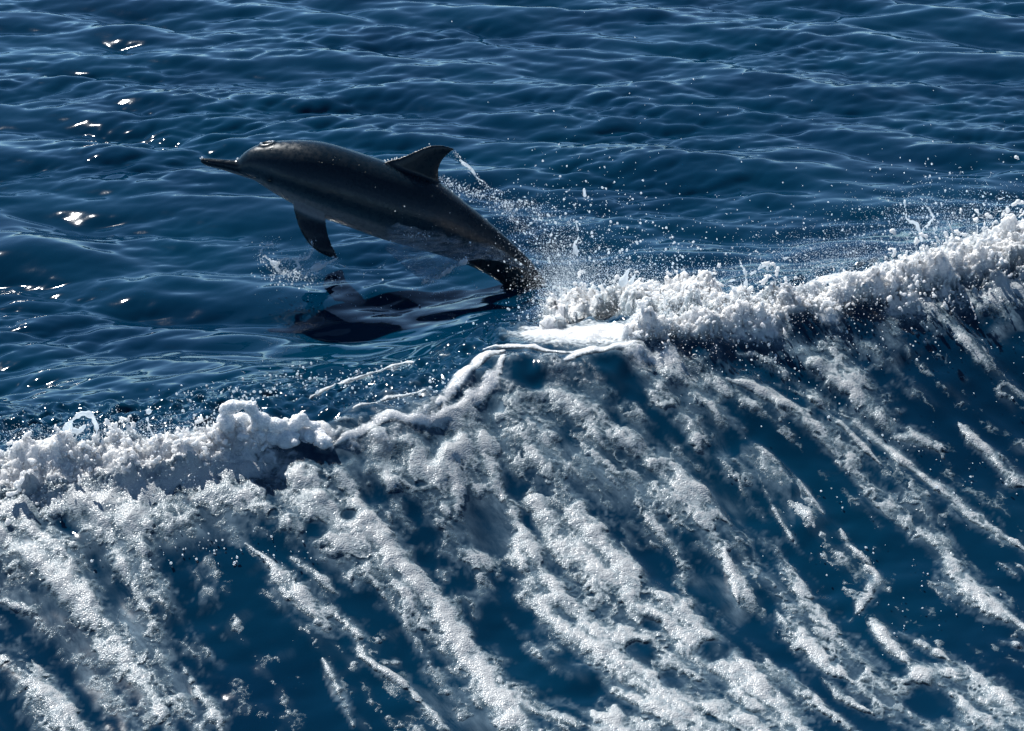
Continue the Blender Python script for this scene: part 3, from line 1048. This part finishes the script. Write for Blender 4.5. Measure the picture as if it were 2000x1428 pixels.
SCATTER += [([(858, 345, 2, YD), (864, 352, 3, YD), (876, 358, 4, YD + .02), (895, 365, 3, YD + .04), (915, 370, 2.6, YD + .05), (940, 378, 2.2, YD + .06), (970, 390, 2.2, YD + .07), (995, 400, 2.5, YD + .08), (1020, 398, 3, YD + .09), (1040, 402, 3, YD + .1), (1053, 416, 2.6, YD + .1), (1056, 428, 2.2, YD + .1)], 300, 420, 0.012),
            ([(870, 362, 1.6, YD), (900, 374, 1.6, YD + .03), (930, 385, 1.3, YD + .04), (980, 408, 1, YD + .05)], 80, 200, 0.018),
            ([(985, 405, 1.6, YD + .05), (1000, 412, 2.2, YD + .06), (995, 420, 1.6, YD + .06), (1010, 438, 1.6, YD + .05), (1022, 452, 2, YD + .05), (1038, 453, 1.4, YD + .05)], 70, 300, 0.012),
            ([(885, 296, 1.6, YD), (906, 318, 3, YD + .02), (932, 348, 2.2, YD + .03), (962, 374, 2.6, YD + .05), (990, 380, 2.6, YD + .06)], 60, 160, 0.008)]
YF = YD - 0.27
throw('flipper_splash', [[(545, 475, 1.6, YF), (530, 477, 2, YF), (515, 480, 1.8, YF), (510, 492, 2, YF), (507, 505, 2.2, YF), (512, 515, 3, YF)],
                         [(517, 500, 3.2, YF), (525, 508, 3, YF), (534, 514, 5, YF), (543, 513, 2.5, YF), (555, 505, 2.4, YF), (575, 506, 3.5, YF), (590, 508, 3, YF), (605, 498, 1.8, YF), (612, 485, 1.6, YF), (610, 472, 1.8, YF)],
                         [(534, 516, 3, YF), (545, 530, 2.6, YF), (560, 533, 1.8, YF), (585, 522, 2.4, YF), (582, 512, 2, YF)],
                         [(608, 526, 5, YF), (620, 521, 5.5, YF), (635, 516, 4, YF), (652, 508, 3, YF), (660, 502, 2.4, YF)],
                         [(650, 516, 1.2, YF), (672, 520, 1.4, YF), (688, 526, 1.6, YF), (702, 532, 1.6, YF), (725, 529, 1.6, YF), (745, 520, 1.6, YF), (756, 506, 1, YF)],
                         [(545, 535, 1.6, YF), (580, 534, 1.2, YF), (612, 530, 1.4, YF)]],
      'looping ring of water thrown up by the flipper', 'water splash', M_SPRAY, voxel=0.0038, jitter=0.007, lump=0.6, thin=0.72)
SCATTER += [([(545, 475, 1, YF), (515, 480, 1, YF), (507, 505, 1, YF), (534, 514, 1, YF), (575, 506, 1, YF), (605, 498, 1, YF), (610, 472, 1, YF)], 110, 320, 0.010),
            ([(534, 516, 3, YF), (560, 533, 1.8, YF), (608, 526, 5, YF), (660, 502, 2.4, YF)], 110, 300, 0.012), ([(525, 540, 1, YF), (580, 545, 1, YF), (655, 540, 1, YF)], 120, 200, 0.02)]
throw('belly_splash', [[(825, 552, 3, YF), (840, 545, 5, YF), (858, 540, 4.5, YF), (872, 532, 5, YF), (890, 520, 4.5, YF), (905, 510, 5, YF), (912, 506, 4, YF)],
],
      'bright ragged edge of water peeling away under the belly', 'water splash', M_SPRAY, jitter=0.010, lump=0.7, thin=0.5)
SCATTER += [([(825, 552, 3, YF), (858, 540, 4.5, YF), (890, 520, 4.5, YF), (912, 506, 4, YF)], 150, 260, 0.010), ([(790, 455, 1, YD - .2), (840, 462, 1, YD - .2)], 50, 60, 0.010)]
YT = 9.15
throw('water_jet', [[(1128, 500, 5, YT), (1122, 482, 4.5, YT), (1128, 466, 3.5, YT), (1130, 450, 2.4, YT), (1125, 434, 3, YT)]],
      'slender finger of water rising behind the tail', 'water splash', M_SPRAY, jitter=0.006, lump=0.6, thin=0.65)
throw('water_bead', [[(1142, 382, 5, YT), (1141, 374, 4.2, YT), (1141, 370, 3.5, YT)]],
      'largest blob of water hanging above the tail splash', 'water drop', M_SPRAY, jitter=0.001, lump=0.1)
throw('water_jet', [[(1216, 552, 9, 8.6), (1222, 540, 6, 8.6), (1227, 528, 4, 8.6), (1232, 524, 2, 8.6)], [(1232, 552, 6, 8.6), (1240, 536, 3, 8.6)]],
      'small pointed peak of white water right of the tail', 'water splash', M_SPRAY, jitter=0.001)
YR = 8.45
throw('water_curl', [[(1458, 558, 7, YR), (1457, 536, 6, YR), (1450, 522, 4, YR), (1444, 508, 3.5, YR)], [(1457, 536, 5, YR), (1466, 520, 4, YR), (1463, 508, 3.5, YR)],
                     [(1466, 536, 4, YR), (1482, 526, 3, YR), (1486, 510, 2.6, YR), (1484, 496, 3, YR), (1476, 490, 3, YR), (1462, 499, 3, YR)],
                     [(1482, 526, 2.6, YR), (1495, 518, 3, YR), (1499, 530, 2.4, YR)], [(1450, 560, 4, YR), (1430, 562, 4, YR), (1424, 550, 3, YR), (1436, 545, 3, YR)]],
      'forked curl of water jumping from the middle of the right crest', 'water splash', M_SPRAY, jitter=0.006, lump=0.45, thin=0.5)
throw('water_curl', [[(1800, 470, 6, 8.7), (1790, 440, 4, 8.7), (1776, 434, 3.4, 8.7), (1772, 422, 2.6, 8.7), (1768, 394, 3, 8.7)], [(1800, 450, 4, 8.7), (1816, 436, 5, 8.7), (1822, 420, 4, 8.7), (1810, 402, 3.4, 8.7)]],
      'ragged fingers of water leaping at the far right crest', 'water splash', M_SPRAY, jitter=0.008, lump=0.45, thin=0.48)
throw('water_curl', [[(1536, 520, 3, YR), (1530, 505, 3, YR), (1524, 499, 2.4, YR)], [(1530, 506, 3, YR), (1540, 504, 2.6, YR), (1550, 502, 2.4, YR), (1558, 496, 2, YR)]],
      'small winged flick of water above the right crest', 'water splash', M_SPRAY, jitter=0.006, lump=0.6, thin=0.7)
throw('water_flick', [[(1795, 660, 3, 8.1), (1803, 652, 3.4, 8.08), (1808, 642, 2.6, 8.06), (1812, 632, 2, 8.05)]],
      'small bright flick of water on the dark right face', 'water splash', M_SPRAY, jitter=0.002)

# ------------------------------------------------------------------ the dolphin
def zp(X_, Y_):
    return 350 + X_ / 2.5, 230 + Y_ / 2.5


STATIONS = [  # top and bottom of the outline, and width relative to the depth
    (104, 203, 104, 213, 1.3), (112, 197, 109, 220, 1.3), (150, 198, 145, 237, 1.15), (210, 203, 205, 252, 1.05), (268, 206, 258, 269, 1.0), (289, 201, 300, 281, 0.98),
    (308, 178, 335, 292, 0.92), (342, 152, 374, 304, 0.90), (392, 130, 412, 328, 0.90), (456, 117, 462, 360, 0.92), (530, 112, 520, 392, 0.94), (610, 112, 578, 424, 0.95),
    (700, 122, 645, 456, 0.95), (800, 148, 718, 487, 0.94), (900, 180, 795, 514, 0.93), (1000, 213, 880, 545, 0.92), (1100, 247, 975, 580, 0.90), (1200, 284, 1085, 612, 0.88),
    (1300, 335, 1200, 644, 0.85), (1400, 415, 1318, 682, 0.80), (1480, 480, 1415, 720, 0.74), (1560, 548, 1508, 766, 0.68), (1640, 620, 1592, 822, 0.60), (1715, 695, 1672, 872, 0.54),
    (1775, 775, 1738, 922, 0.50), (1822, 860, 1790, 975, 0.46), (1862, 955, 1822, 1040, 0.46), (1895, 1050, 1850, 1110, 0.50), (1925, 1140, 1880, 1180, 0.55)]
SA_ = []
for tx, ty, bx_, by_, wr in STATIONS:
    SA_.append((*at_plane(*zp(tx, ty), YD)[[0, 2]], *at_plane(*zp(bx_, by_), YD)[[0, 2]], wr))
SA_ = np.array(SA_)
E_ = np.vstack([2 * SA_[0] - SA_[1], SA_, 2 * SA_[-1] - SA_[-2]])
rings = []
for i in range(1, len(E_) - 2):
    p0, p1, p2, p3 = E_[i - 1:i + 3]
    for u in np.linspace(0, 1, 6, endpoint=False):
        rings.append(0.5 * ((2 * p1) + (-p0 + p2) * u + (2 * p0 - 5 * p1 + 4 * p2 - p3) * u * u + (-p0 + 3 * p1 - 3 * p2 + p3) * u ** 3))
rings.append(SA_[-1])
rings = np.array(rings)
NS = 44
th = np.linspace(0, 2 * np.pi, NS, endpoint=False)
bv = []
for tx, tz, bx_, bz, wr in rings:
    cx, cz = (tx + bx_) / 2, (tz + bz) / 2
    hx, hz = (tx - bx_) / 2, (tz - bz) / 2
    hh = math.hypot(hx, hz)
    c, s = np.cos(th), np.sin(th)
    # slightly fuller below than above
    wy = hh * wr * np.sign(s) * np.abs(s) ** 0.95 * (1 - 0.06 * c)
    bv.append(np.stack([cx + hx * c * 0.97, YD + wy, cz + hz * c * 0.97], 1))
bv = np.array(bv)
nr = len(bv)
verts = list(bv.reshape(-1, 3))
faces_l = []
for i in range(nr - 1):
    for j in range(NS):
        faces_l.append((i * NS + j, i * NS + (j + 1) % NS, (i + 1) * NS + (j + 1) % NS, (i + 1) * NS + j))
faces_l.append(tuple(range(NS))[::-1])
faces_l.append(tuple((nr - 1) * NS + j for j in range(NS)))


def fin(lead, trail, thick_root, thick_tip, nseg=16, nring=14):
    """lead / trail: 3-D points from root to tip"""
    def res(P):
        P = np.array(P, float)
        d = np.concatenate([[0], np.cumsum(np.linalg.norm(np.diff(P, axis=0), axis=1))])
        d /= d[-1]
        # smooth resampling
        q = np.linspace(0, 1, nseg)
        return np.stack([np.interp(q, d, P[:, k]) for k in range(3)], 1)
    Lp, Tp = res(lead), res(trail)
    for _ in range(2):
        Lp[1:-1] = (Lp[:-2] + 2 * Lp[1:-1] + Lp[2:]) / 4
        Tp[1:-1] = (Tp[:-2] + 2 * Tp[1:-1] + Tp[2:]) / 4
    base_i = len(verts)
    span = (Lp[-1] + Tp[-1]) / 2 - (Lp[0] + Tp[0]) / 2
    for i in range(nseg):
        ch = Tp[i] - Lp[i]
        nrm_ = np.cross(ch if np.linalg.norm(ch) > 1e-4 else Tp[0] - Lp[0], span)
        nrm_ /= np.linalg.norm(nrm_) + 1e-9
        u = i / (nseg - 1)
        tk = thick_root + (thick_tip - thick_root) * u ** 0.8
        for j in range(nring):
            a = 2 * math.pi * j / nring
            s_ = (1 - math.cos(a)) / 2
            prof = math.sin(a) * (1.15 - 0.6 * s_)
            verts.append(Lp[i] + ch * s_ + nrm_ * prof * tk / 2)
    for i in range(nseg - 1):
        for j in range(nring):
            faces_l.append((base_i + i * nring + j, base_i + i * nring + (j + 1) % nring, base_i + (i + 1) * nring + (j + 1) % nring, base_i + (i + 1) * nring + j))
    faces_l.append(tuple(base_i + j for j in range(nring))[::-1])
    faces_l.append(tuple(base_i + (nseg - 1) * nring + j for j in range(nring)))


def zpl(pts):
    return [at_plane(*zp(a, b), Y_) for a, b, Y_ in pts]


# dorsal fin
fin(zpl([(960, 300, YD), (985, 212, YD), (1040, 205, YD), (1100, 189, YD), (1150, 164, YD), (1200, 140, YD), (1250, 128, YD), (1300, 131, YD), (1342, 150, YD)]),
    zpl([(1330, 430, YD), (1290, 345, YD), (1272, 310, YD), (1264, 275, YD), (1268, 240, YD), (1285, 205, YD), (1310, 180, YD), (1330, 166, YD), (1344, 154, YD)]), 0.055, 0.012)
# flippers (near one towards the camera, far one mirrored)
for sgn in (-1, 1):
    y0, y1, y2 = YD + sgn * 0.10, YD + sgn * 0.17, YD + sgn * 0.25
    ym = YD + sgn * 0.21
    fin(zpl([(545, 370, y0), (556, 440, y1), (570, 500, y1), (586, 545, ym), (614, 597, ym), (655, 645, y2), (710, 678, y2), (766, 690, y2)]),
        zpl([(715, 420, y0), (716, 480, y1), (720, 520, y1), (726, 560, ym), (737, 595, ym), (752, 630, y2), (768, 660, y2), (778, 684, y2)]), 0.05, 0.012)
# flukes, under the churned water
for sgn in (-1, 1):
    r0 = at_plane(*zp(1880, 1060), YD)
    r1 = at_plane(*zp(1950, 1190), YD)
    tip = r1 + np.array([0.10, sgn * 0.30, -0.12])
    fin([r0, r0 * 0.5 + tip * 0.5 + np.array([-0.03, sgn * 0.05, 0.04]), tip], [r1, r1 * 0.5 + tip * 0.5 + np.array([-0.03, 0, 0.02]), tip + np.array([0.01, 0, -0.01])], 0.04, 0.012)

dm = bpy.data.meshes.new('dolphin_raw')
dm.from_pydata([tuple(v_) for v_ in verts], [], faces_l)
dm.update()
raw = bpy.data.objects.new('dolphin_raw', dm)
COL.objects.link(raw)
rm = raw.modifiers.new('skin', 'REMESH')
rm.mode = 'VOXEL'
rm.voxel_size = 0.0065
sm = raw.modifiers.new('relax', 'SMOOTH')
sm.factor, sm.iterations = 0.5, 4
body_me = bpy.data.meshes.new_from_object(raw.evaluated_get(bpy.context.evaluated_depsgraph_get()))
bpy.data.objects.remove(raw)
body_me.name = 'dolphin'
nv = len(body_me.vertices)
co = np.empty(nv * 3, dtype=np.float32)
body_me.vertices.foreach_get('co', co)
co = co.reshape(-1, 3).astype(float)
# position along and across the body for every vertex
cen = np.stack([(rings[:, 0] + rings[:, 2]) / 2, (rings[:, 1] + rings[:, 3]) / 2], 1)
upv = np.stack([(rings[:, 0] - rings[:, 2]) / 2, (rings[:, 1] - rings[:, 3]) / 2], 1)
ri = np.empty(nv, dtype=int)
for s_ in range(0, nv, 20000):
    d = (co[s_:s_ + 20000, None, 0] - cen[None, :, 0]) ** 2 + (co[s_:s_ + 20000, None, 2] - cen[None, :, 1]) ** 2
    ri[s_:s_ + 20000] = d.argmin(1)
rel = co[:, [0, 2]] - cen[ri]
hgt = (rel * upv[ri]).sum(1) / ((upv[ri] ** 2).sum(1) + 1e-9)          # -1 belly .. 1 back
along = ri / (nr - 1.0)
tone = 0.30 - 0.30 * smooth(hgt, 0.0, 0.75)                              # dark cape
tone += 0.46 * smooth(-hgt, 0.05, 0.5) * (1 - smooth(along, 0.55, 0.8))    # paler flank
tone += 0.30 * smooth(-hgt, 0.6, 1.0) * (1 - smooth(along, 0.45, 0.7))
tone += 0.18 * (1 - smooth(along, 0.28, 0.42)) * smooth(hgt, -0.4, 0.1) * smooth(along, 0.18, 0.22)  # upper head lightened: its sky sheen is put into the skin tone
fin_m = np.maximum(smooth(hgt, 1.04, 1.15), smooth(-hgt, 1.05, 1.2))
wide = np.abs(co[:, 1] - YD)
fin_m = np.maximum(fin_m, smooth(-hgt, 0.7, 0.9) * smooth(wide, 0.13, 0.16))
tone = tone * (1 - fin_m) + 0.04 * fin_m
# mouth line and blowhole pressed into the surface, dark eye patch
pm = [at_plane(*zp(a, b), YD)[[0, 2]] for a, b in ((104, 212), (150, 222), (210, 232), (270, 244), (330, 262), (375, 272), (400, 266))]
dmin = np.full(nv, 9.0)
for a, b in zip(pm[:-1], pm[1:]):
    t = np.clip(((co[:, [0, 2]] - a) @ (b - a)) / ((b - a) @ (b - a)), 0, 1)
    dmin = np.minimum(dmin, np.linalg.norm(co[:, [0, 2]] - a - t[:, None] * (b - a), axis=1))
groove = np.exp(-(dmin / 0.005) ** 2)
co[:, 1] -= np.sign(co[:, 1] - YD) * 0.004 * groove
tone -= 0.3 * groove
bh = at_plane(*zp(430, 128), YD)
db = np.sqrt(((co[:, 0] - bh[0]) / 0.030) ** 2 + ((co[:, 1] - YD) / 0.022) ** 2 + ((co[:, 2] - bh[2]) / 0.05) ** 2)
co[:, 2] += -0.012 * np.exp(-(db / 0.7) ** 2) + 0.008 * np.exp(-((db - 1.25) / 0.35) ** 2)
eye_c = at_plane(*zp(455, 268), YD)
de = np.hypot(co[:, 0] - eye_c[0], co[:, 2] - eye_c[2])
tone -= 0.25 * np.exp(-(de / 0.022) ** 2)
body_me.vertices.foreach_set('co', co.astype(np.float32).ravel())
ta = body_me.attributes.new('tone', 'FLOAT', 'POINT')
ta.data.foreach_set('value', np.clip(tone, 0, 1).astype(np.float32))
body_me.polygons.foreach_set('use_smooth', np.ones(len(body_me.polygons), bool))
body_me.materials.clear()
body_me.materials.append(M_SKIN)
dolphin = bpy.data.objects.new('dolphin', body_me)
COL.objects.link(dolphin)
tag(dolphin, 'dark grey dolphin leaping left out of the wake with its tail in the splash', 'dolphin')

# eyes
me_eye, Ne, Le, oe = new_mat('eye')
pe = Ne.new('ShaderNodeBsdfPrincipled')
pe.inputs['Base Color'].default_value = (0.006, 0.006, 0.007, 1)
pe.inputs['Roughness'].default_value = 0.05
Le.new(pe.outputs[0], oe.inputs[0])


def ico(n=1):
    import bmesh
    bm = bmesh.new()
    bmesh.ops.create_icosphere(bm, subdivisions=n, radius=1)
    v_ = np.array([q.co[:] for q in bm.verts])
    f_ = np.array([[q.index for q in f.verts] for f in bm.faces])
    bm.free()
    return v_, f_


iv, if_ = ico(2)
for sgn in (-1, 1):
    near = de + 10 * (np.sign(co[:, 1] - YD) != sgn)
    q = co[near.argmin()]
    mesh_from('eye', iv * np.array([0.011, 0.006, 0.009]) + np.array([eye_c[0], q[1] - sgn * 0.001, eye_c[2]]), if_, me_eye, parent=dolphin)

# thin sheet of water sliding off the tail stock
up_e = [(1010, 500), (1080, 470), (1160, 500), (1260, 535), (1360, 570), (1450, 605), (1520, 612), (1590, 650), (1660, 700), (1735, 752)]
lo_e = [(1000, 640), (1060, 690), (1140, 760), (1200, 805), (1290, 760), (1400, 700), (1470, 690), (1560, 700), (1650, 730), (1738, 760)]
nU, nV = 70, 26
def lin(P, n):
    P = np.array(P, float)
    d = np.linspace(0, 1, len(P))
    q = np.linspace(0, 1, n)
    return np.stack([np.interp(q, d, P[:, k]) for k in (0, 1)], 1)
ue, le = lin(up_e, nU), lin(lo_e, nU)
sv, sb = [], []
sn = fnoise((nU, nV), 1.0, 4, 14, 77)
for i in range(nU):
    for j in range(nV):
        u, w = i / (nU - 1), j / (nV - 1)
        q = ue[i] * (1 - w) + le[i] * w
        off = 0.185 - 0.10 * u + 0.10 * w * math.sin(math.pi * min(1, u * 1.1)) + 0.006 * sn[i, j]
        sv.append(at_plane(*zp(*q), YD - off))
        edge = min(1, 5 * w, 12 * u, 10 * (1 - u)) * (0.55 + 0.45 * w)
        sb.append(edge * (1 if w < 0.93 else 1.6))
sid = np.arange(nU * nV).reshape(nU, nV)
sf = np.stack([sid[:-1, :-1], sid[:-1, 1:], sid[1:, 1:], sid[1:, :-1]], -1).reshape(-1, 4)
film = mesh_from('water_sheet', np.array(sv), sf, M_FILM, attrs={'body': np.clip(sb, 0, 1)})
sd = film.modifiers.new('thickness', 'SOLIDIFY')
sd.thickness = 0.003
tag(film, 'clear sheet of water peeling off the tail stock of the dolphin', 'water sheet')

# ------------------------------------------------------------------ drops
def cluster(px, py, sx_, sy_, n, Y_, sY, r0, r1, keep_px=None):
    for _ in range(n):
        a, b = rng.normal(px, sx_), rng.normal(py, sy_)
        p = at_plane(a, b, Y_ + rng.normal(0, sY))
        drop_pos.append(p)
        drop_rad.append(0.72 * (r0 + (r1 - r0) * rng.random() ** 4))


named = []                                  # (label, group, start, end) of the clusters whose largest drops are things
def group_of(label, group, fn):
    a = len(drop_pos)
    fn()
    named.append((label, group, a, len(drop_pos)))


group_of('round water drop flung up behind the dolphin tail', 'drops behind the tail', lambda: (
    cluster(1100, 450, 60, 55, 330, 9.3, .18, .002, .011), cluster(1070, 480, 40, 40, 320, 9.35, .12, .0018, .008), cluster(1160, 380, 80, 70, 130, 9.2, .2, .002, .010),
    cluster(1200, 470, 70, 45, 170, 9.1, .2, .002, .010), cluster(1000, 410, 40, 25, 160, 9.6, .06, .0016, .007)))
group_of('white drop beside the dark tail stock', 'drops in front of the tail', lambda: (
    cluster(1068, 590, 18, 34, 110, 9.15, .1, .002, .011), cluster(1010, 560, 40, 50, 30, 9.2, .1, .003, .011), cluster(1030, 640, 50, 22, 220, 8.6, .2, .002, .010), cluster(960, 660, 60, 16, 120, 8.5, .2, .002, .007)))
group_of('small drop scattered above the right crest', 'drops above the right crest', lambda: (
    cluster(1300, 500, 60, 35, 170, 8.9, .2, .002, .010), cluster(1480, 480, 90, 50, 170, 8.7, .2, .002, .008), cluster(1650, 480, 90, 40, 260, 8.7, .2, .0018, .007), cluster(1850, 390, 80, 50, 200, 8.8, .2, .002, .009),
    cluster(1750, 430, 60, 30, 130, 8.8, .2, .002, .008)))
group_of('single drop in the air over the open sea', 'stray drops over the sea', lambda: (cluster(1450, 330, 300, 120, 90, 9.0, .4, .002, .006),))
group_of('drop thrown out below the flipper', 'drops by the flipper', lambda: (
    cluster(590, 540, 45, 12, 150, 9.35, .06, .002, .0075), cluster(540, 500, 25, 22, 55, 9.33, .05, .002, .006), cluster(700, 580, 90, 25, 70, 9.3, .1, .002, .006), cluster(870, 580, 70, 30, 70, 9.3, .1, .002, .007), cluster(800, 470, 70, 40, 60, 9.38, .03, .0015, .005)))


def mist(px, py, sx_, sy_, n, Y_, sY):
    for _ in range(n):
        a, b = rng.normal(px, sx_), rng.normal(py, sy_)
        mist_pos.append(at_plane(a, b, Y_ + rng.normal(0, sY)))
        mist_rad.append(rng.uniform(0.0006, 0.0017))


for pts_, n_drop, n_mist, spread_ in SCATTER:
    R = trace3(pts_)
    for k in rng.integers(0, len(R), n_drop):
        drop_pos.append(R[k, :3] + rng.normal(0, spread_, 3))
        drop_rad.append(0.0014 + 0.0040 * rng.random() ** 3)
    for k in rng.integers(0, len(R), n_mist):
        mist_pos.append(R[k, :3] + rng.normal(0, spread_ * 1.6, 3))
        mist_rad.append(rng.uniform(0.0006, 0.0017))
mist(1095, 562, 26, 26, 3000, 9.05, .12)
mist(1090, 510, 38, 40, 3500, 9.25, .12)
mist(1180, 540, 60, 26, 3000, 8.9, .2)
mist(1030, 430, 34, 26, 500, 9.5, .06)
mist(1120, 610, 45, 30, 2500, 8.7, .15)
mist(1400, 550, 90, 22, 2600, 8.6, .15)
mist(1650, 505, 80, 26, 3800, 8.6, .15)
mist(1850, 440, 90, 36, 4200, 8.7, .15)
mist(60, 850, 90, 14, 900, 6.95, .08)
mist(300, 840, 100, 14, 900, 7.0, .08)


def on_surface(pts, n, spread, r0, r1):
    T_ = np.array(pts, float)
    for _ in range(n):
        t = rng.uniform(0, len(T_) - 1)
        a, b = np.interp(t, range(len(T_)), T_[:, 0]), np.interp(t, range(len(T_)), T_[:, 1])
        P = at(a + rng.normal(0, spread), b + rng.normal(0, spread * 0.55))
        drop_pos.append(P + np.array([0, 0, abs(rng.normal(0, 0.012))]))
        drop_rad.append(r0 + (r1 - r0) * rng.random() ** 3)


group_of('bead of foam sparkling on the dark back of the wave', 'beads on the back of the wave', lambda: (
    on_surface([(330, 790), (430, 765), (560, 735), (640, 730)], 240, 24, .0018, .0065), on_surface([(500, 770), (640, 760), (760, 730), (900, 700)], 260, 26, .0018, .007),
    on_surface([(700, 790), (820, 770), (900, 740)], 110, 18, .002, .006), on_surface([(380, 820), (520, 790), (420, 790)], 110, 18, .002, .007)))
group_of('tiny bead clinging to the dark face of the wave', 'beads on the wave face', lambda: (
    on_surface([(1500, 700), (1600, 760), (1700, 830), (1800, 900), (1950, 1000)], 150, 50, .0018, .006), on_surface([(1500, 640), (1700, 680), (1900, 640), (1990, 800)], 150, 60, .0018, .006),
    on_surface([(1480, 620), (1440, 660), (1560, 720)], 120, 26, .002, .008), on_surface([(0, 1060), (200, 1090), (420, 1070), (600, 1100)], 130, 40, .0018, .006), on_surface([(1500, 900), (1700, 1100), (1900, 1300)], 90, 90, .0018, .005),
    on_surface([(20, 980), (200, 960), (400, 940)], 200, 40, .002, .006)))

# beads of water that catch the sun on the dolphin's outline
for bx_, by_ in ((104, 201), (112, 196), (283, 204), (287, 200), (398, 128), (404, 127), (437, 119), (444, 118), (456, 117), (1005, 212), (1020, 208), (1038, 204), (1052, 201), (1062, 198), (1221, 131), (1366, 388)):
    drop_pos.append(at_plane(*zp(bx_, by_), YD - 0.004) + np.array([0, 0, 0.003]))
    drop_rad.append(rng.uniform(0.003, 0.0052))
DP, DR = np.array(drop_pos), np.array(drop_rad)
ok = DP[:, 2] > -0.2
# the largest drops are things of their own; the rest is spray
own = []
for label, group, a, b in named:
    ids = np.arange(a, b)
    n_own = 42
    own += [(i, label, group) for i in ids[np.argsort(-DR[ids])][:n_own]]
own_ids = {i for i, _, _ in own}
iv1, if1 = ico(2)
drop_me = bpy.data.meshes.new('water_drop')
drop_me.from_pydata([tuple(q) for q in iv1], [], [tuple(int(k) for k in f) for f in if1])
drop_me.polygons.foreach_set('use_smooth', np.ones(len(if1), bool))
drop_me.materials.append(M_SPRAY)
for i, label, group in own:
    o = bpy.data.objects.new('water_drop', drop_me)
    COL.objects.link(o)
    o.location = DP[i]
    st = 1 + abs(rng.normal(0, 0.25))
    o.scale = (DR[i] / st ** .5, DR[i] / st ** .5, DR[i] * st)
    o.rotation_euler = (rng.normal(0, .5), rng.normal(0, .7), 0)
    tag(o, label, 'water drop', group)
rest = np.array([i for i in range(len(DP)) if i not in own_ids and ok[i]])
jv, jf = ico(1)
q = rng.normal(size=(len(rest), 3))
st = 1 + np.abs(rng.normal(0, 0.35, len(rest)))
q /= np.linalg.norm(q, axis=1, keepdims=True)
base_v = jv[None] * DR[rest][:, None, None]
base_v = base_v + (jv[None] * q[:, None]).sum(2, keepdims=True) * q[:, None] * (DR[rest] * (st - 1))[:, None, None]
sv_ = (base_v + DP[rest][:, None]).reshape(-1, 3)
sf_ = (jf[None] + (np.arange(len(rest)) * len(jv))[:, None, None]).reshape(-1, 3)
spray = mesh_from('spray', sv_, sf_, M_SPRAY)
tag(spray, 'fine white spray of tiny drops around dolphin and wave crest', kind='stuff')

ov = np.array([[1, 0, 0], [-1, 0, 0], [0, 1, 0], [0, -1, 0], [0, 0, 1], [0, 0, -1]], float)
of = np.array([[0, 2, 4], [2, 1, 4], [1, 3, 4], [3, 0, 4], [2, 0, 5], [1, 2, 5], [3, 1, 5], [0, 3, 5]])
MP, MR = np.array(mist_pos), np.array(mist_rad)
mv = (ov[None] * MR[:, None, None] * rng.uniform(0.8, 1.5, (len(MP), 1, 3)) + MP[:, None]).reshape(-1, 3)
mf = (of[None] + (np.arange(len(MP)) * 6)[:, None, None]).reshape(-1, 3)
tag(mesh_from('mist', mv, mf, M_SPRAY), 'fine white mist hanging over the splash and the wave crest', kind='stuff')
